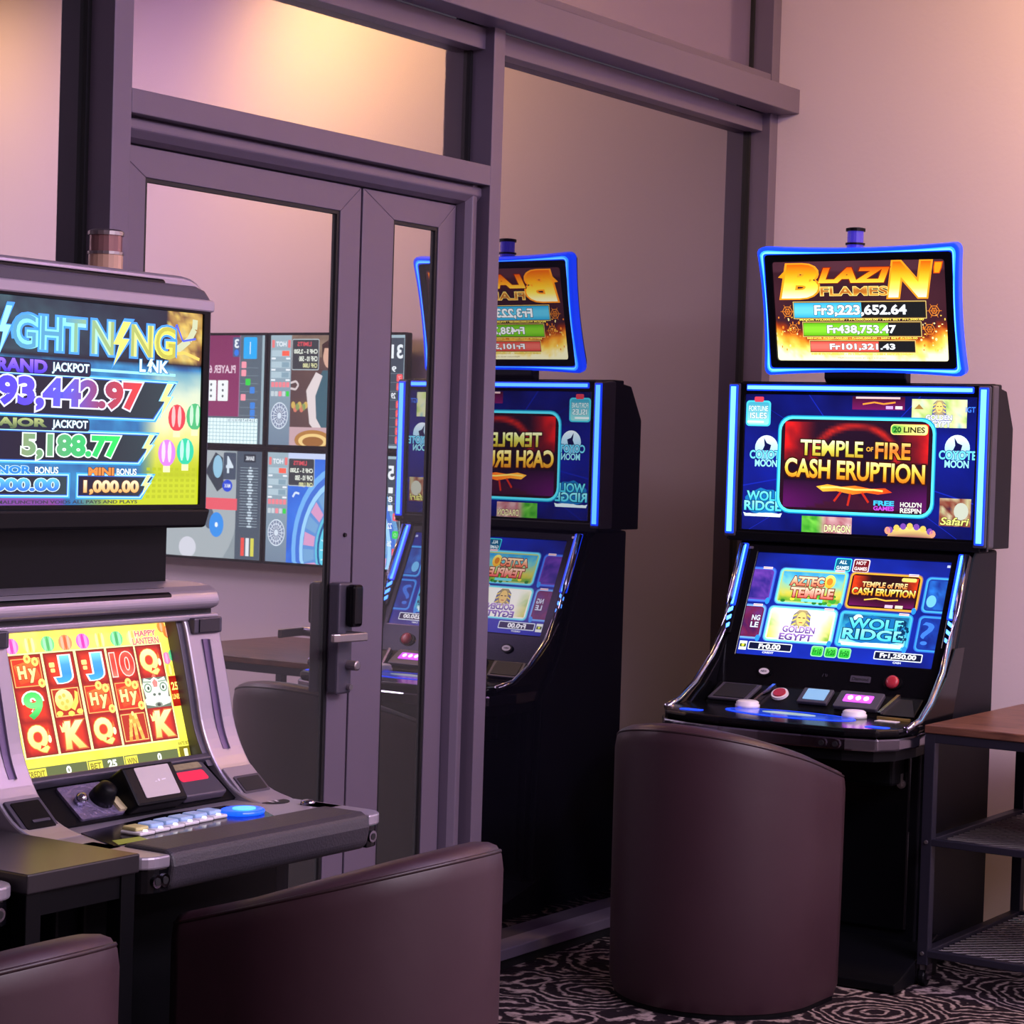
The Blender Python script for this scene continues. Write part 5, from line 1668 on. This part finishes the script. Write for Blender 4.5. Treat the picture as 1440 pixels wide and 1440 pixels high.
def stats(A, x0, x1):
    A.rect(x0, 0, x1, 60, ('v', (150, 175, 185), (110, 130, 150)), 2)
    A.text('HOT', x0 + 4, 3.4, x1 - 4, 6.2, WHT, 0.03, layer=4)
    for sx in (x0 + .8, x1 - 3):
        A.rect(sx, 2.6, sx + 2, 6.8, (225, 120, 120), 4)
    for k, (a0, c) in enumerate(((8.2, (235, 100, 80)), (14.4, (130, 160, 175)), (20, (130, 160, 175)))):
        A.rect(x0 + .8, a0, x1 - .8, a0 + 3.4, (170, 195, 205), 3)
        A.rect(x0 + (x1 - x0) * .1, a0 + .3, x0 + (x1 - x0) * .45, a0 + 3.1, c, 4)
        A.rect(x0 + .8, a0 + 4.0, x0 + 4, a0 + 5.0, WHT, 4)
        A.rect(x1 - 4, a0 + 4.0, x1 - .8, a0 + 5.0, WHT, 4)
    for k in range(5):
        A.rrect(x0 + 1 + 2.9 * k, 25.6, x0 + 3.4 + 2.9 * k, 28.4, .4, (230, 130, 140), 4)
        A.rrect(x0 + 1 + 2.9 * k, 30.6, x0 + 3.4 + 2.9 * k, 33.4, .4, GRN if k == 0 else ((230, 140, 150) if k == 2 else (190, 205, 210)), 4)
    cx = (x0 + x1) / 2
    for q, c in ((6.6, (205, 220, 232)), (6.0, (120, 135, 160)), (4.6, (190, 205, 222)), (4.0, (110, 125, 152)), (1.6, (205, 220, 232))):
        A.ell(cx, 44, q, q * 1.12, c, 4 + [6.6, 6.0, 4.6, 4.0, 1.6].index(q), 24)
    for k in range(16):
        t = k * math.pi / 8
        A.line([(cx + 2 * math.cos(t), 44 + 2.2 * math.sin(t)), (cx + 5.8 * math.cos(t), 44 + 6.5 * math.sin(t))], .4, (215, 225, 235), 10)


def limits(A, x0, y0, x1, y1):
    A.rrect(x0, y0, x1, y1, 1, (170, 185, 190), 6)
    A.rrect(x0 + .4, y0 + .5, x1 - .4, y1 - .5, .8, (56, 60, 66), 7)
    A.text('LIMITS', x0 + 6, y0 + 1.6, x1 - 4, y0 + 4.0, (215, 80, 90), 0.02, layer=8)
    for k, t in enumerate(('CHF 5 - 2,500', 'CHF 10 - 500', 'CHF 1,000')):
        A.text(t, x0 + 1.2, y0 + 5.6 + 3.8 * k, x1 - (1.5 if k == 0 else 2.5 + 3 * k), y0 + 8.4 + 3.8 * k, (235, 245, 230) if k < 2 else (225, 230, 170), 0.03, layer=8)


def p_dealer(A):
    A.grid(0, 0, 100, 60, 24, 16, lambda x, y: mixc((74, 56, 60), (104, 80, 72), fbm(x / 12, y / 10)))
    A.grid(14, 0, 84, 12, 20, 6, lambda x, y: mixc((96, 78, 70), (150, 130, 110), fbm(x / 8, y / 4)), 2)
    # dealer with waistcoat and white sleeves
    A.poly([(44, 60), (45, 26), (50, 19), (60, 19), (65, 27), (66, 60)], (60, 96, 110), 3)
    A.poly([(65, 20), (72, 30), (69, 48), (58, 58), (57, 54), (64, 45), (65, 33), (60, 22)], (214, 205, 205), 4)
    A.poly([(46, 20), (38, 32), (42, 50), (50, 58), (51, 54), (46, 45), (45, 33), (50, 22)], (214, 205, 205), 4)
    A.ell(55, 11, 5.0, 7.0, (205, 165, 145), 4)
    A.poly([(49.5, 14), (49, 5), (55, 2), (61, 5), (60.5, 14), (59, 7), (51, 7)], (60, 40, 36), 5)
    A.rect(14, 50, 84, 60, (190, 160, 165), 5)
    A.ell(66, 57, 14, 5.6, (170, 120, 60), 6, 24)
    A.ell(66, 57.4, 11, 4.0, (230, 200, 130), 7, 24)
    A.ell(66, 57.8, 8, 2.8, (150, 100, 50), 8, 20)
    for k in range(7):
        A.ell(72 + 1.6 * k, 38 + (k % 3), 1.6, 2.0, [(200, 170, 90), (120, 150, 90), (205, 120, 100)][k % 3], 5, 8)
    A.line([(84, 26), (80, 25), (78, 27), (80, 29.5), (84, 29)], 1.2, (205, 195, 195), 5)
    limits(A, 63, 2.0, 83.5, 19)
    numbers(A, 0, 14, '31', [(0, '9'), (RED, '7'), (RED, '3'), (0, '29'), (RED, '12'), (RED, '5'), (RED, '21'), (RED, '9'), (RED, '30')])
    stats(A, 84.0, 100)


def p_wheel(A):
    A.grid(0, 0, 100, 60, 24, 16, lambda x, y: mixc((34, 84, 190), (60, 130, 235), fbm(x / 16, y / 12)))
    for q, c in ((40, (110, 175, 235)), (37, (60, 110, 205)), (34, (150, 205, 240)), (31.5, (90, 140, 205)), (22, (90, 190, 215)), (20.5, (30, 80, 140)), (19, (90, 200, 225))):
        A.ell(40, 52, q, q * 1.18, c, 3 + [40, 37, 34, 31.5, 22, 20.5, 19].index(q), 40)
    for k in range(24):
        t = k * math.pi / 12
        A.poly([(40 + 23 * math.cos(t), 52 + 27 * math.sin(t)), (40 + 31 * math.cos(t), 52 + 36.5 * math.sin(t)), (40 + 31 * math.cos(t + .2), 52 + 36.5 * math.sin(t + .2)), (40 + 23 * math.cos(t + .2), 52 + 27 * math.sin(t + .2))], (205, 150, 190) if k % 2 else (110, 160, 205), 11)
        A.line([(40 + 3 * math.cos(t), 52 + 3 * math.sin(t)), (40 + 18 * math.cos(t), 52 + 21 * math.sin(t))], .6, (190, 235, 245), 11)
    A.rect(14, 0, 84, 3.0, (190, 205, 235), 12)
    limits(A, 64, 2.6, 84, 18)
    A.line([(80, 24), (78, 21.5), (75, 22)], 1.2, (205, 225, 245), 12)
    numbers(A, 0, 14, '15', [(0, '1'), (0, '8'), (0, '1'), (RED, '14'), (0, '22'), (GRN, '0'), (0, '26'), (RED, '9'), (RED, '7')])
    stats(A, 84.0, 100)


def p_cards(A):
    A.rect(0, 0, 100, 60, (84, 100, 112), 1)
    A.rect(0.6, 0, 2.4, 60, (150, 175, 185), 2)
    A.rrect(6.5, 1, 17, 13, .8, (30, 165, 235), 3)
    A.rect(11.5, 3.6, 12.1, 10.4, (220, 240, 250), 4)
    for (x, y, c) in ((14.5, 14.5, (235, 150, 165)), (14.5, 19, (235, 150, 165)), (11, 24, GRN), (7.5, 28.5, (60, 130, 215)), (14.5, 32.5, (235, 150, 165)), (7, 37, (60, 130, 215)), (7, 41, (60, 130, 215)), (7, 45, (60, 130, 215))):
        A.rrect(x, y, x + 3.8, y + 3.6, .6, c, 4)
    for k in range(7):
        A.rect(5, 17.8 + 4.4 * k, 19, 18.0 + 4.4 * k, (130, 145, 155), 3)
    A.rect(20, 0, 100, 45, ('v', (122, 46, 90), (134, 54, 98)), 3)
    A.rect(19.4, 0, 20, 45, (150, 120, 150), 4)
    A.rrect(19.6, 1, 25.4, 12, .8, (74, 92, 130), 5)
    A.text('3', 20.8, 2, 24.2, 7, WHT, 0.03, layer=6)
    A.ell(22.5, 9.6, 1.8, 1.8, (40, 120, 225), 6)
    A.text('PLAYER 6', 23.0, 16.5, 44.0, 21, (226, 200, 216), 0.02, layer=5)
    A.text('BANKER 4', 62, 16.5, 84, 21, (226, 200, 216), 0.02, layer=5)
    for x in (28.6, 38.0, 66, 75.4):
        A.rrect(x, 25, x + 8.2, 36.5, .6, (232, 240, 240), 4)
        for j in range(3):
            A.ell(x + 4.1, 27.4 + 3.2 * j, .8, .8, (70, 80, 90), 5, 8)
    A.rect(4.4, 46, 100, 60, (222, 245, 246), 5)
    for k in range(36):
        A.rect(4.4 + 2.7 * k, 46, 4.7 + 2.7 * k, 60, (120, 165, 175), 6)
    for k in range(7):
        A.rect(4.4, 48 + 2 * k, 100, 48.25 + 2 * k, (120, 165, 175), 6)
    A.text('1 2 3 4 5 6 7 8 9 10 11 12', 5, 46.3, 28, 47.7, (90, 110, 130), 0.02, layer=7)


def p_table(A):
    A.grid(0, 0, 100, 60, 24, 16, lambda x, y: mixc((120, 134, 142), (150, 164, 168), fbm(x / 14, y / 10)))
    A.rect(0.6, 0, 20, 60, (70, 84, 98), 3)
    A.rrect(5.0, 1.5, 14.5, 6, .6, (40, 50, 62), 4)
    A.text('BANK', 6.4, 2.6, 13, 5, WHT, 0.02, layer=5)
    for k in range(22):
        A.rect(3, 9 + 1.55 * k, 17, 9.25 + 1.55 * k, (150, 170, 180), 4)
        w = (1.2, 3.6, 2.4, 5.0, 3.0)[k % 5]
        A.rect(9 - w / 2, 8.6 + 1.55 * k, 9 + w / 2, 9.6 + 1.55 * k, (190, 210, 220), 5)
    for k, c in enumerate(((205, 205, 80), (215, 225, 230), (225, 80, 70))):
        A.rect(5 + 3.8 * k, 48, 7.6 + 3.8 * k, 58, c, 4)
    A.ell(52, 30, 34, 40, (158, 170, 174), 2, 30)
    A.rrect(20.5, 1.0, 30.5, 16, .8, (64, 78, 96), 4)
    A.text('4', 22.6, 3, 28.4, 12.5, (205, 222, 232), 0.02, layer=5)
    A.poly([(31, 4), (37, 1), (45, 12), (35, 23), (30, 20)], (50, 60, 72), 4)
    A.ell(35.0, 9, 3.8, 6.4, (140, 190, 215), 5)
    A.ell(27.0, 19.5, 4.0, 3.4, (30, 70, 205), 6)
    A.text('MAX', 24.6, 18.4, 29.4, 20.6, WHT, 0.02, layer=7)
    A.rect(19, 26.5, 100, 33.0, (222, 92, 104), 5)
    A.text('BETS CLOSED', 44, 28.4, 76, 31.0, (250, 225, 225), 0.02, layer=6)
    A.ell(35, 41.5, 5.8, 7.0, (50, 140, 225), 5)
    A.ell(35, 41.5, 1.2, 1.4, (225, 240, 250), 6)
    A.ell(41, 38, 4, 6, (84, 96, 110), 4)
    A.ell(58, 55, 7, 6, (200, 205, 215), 4)


tv('upper television showing a roulette dealer on the end wall', 2.188, 1.512, 1.478, 1.928, p_dealer)
tv('lower television showing a blue roulette wheel on the end wall', 2.188, 1.512, 1.018, 1.468, p_wheel)
tv('upper television showing purple baccarat cards on the end wall', 1.504, 0.828, 1.478, 1.928, p_cards)
tv('lower television showing a grey card table on the end wall', 1.504, 0.828, 1.018, 1.468, p_table)
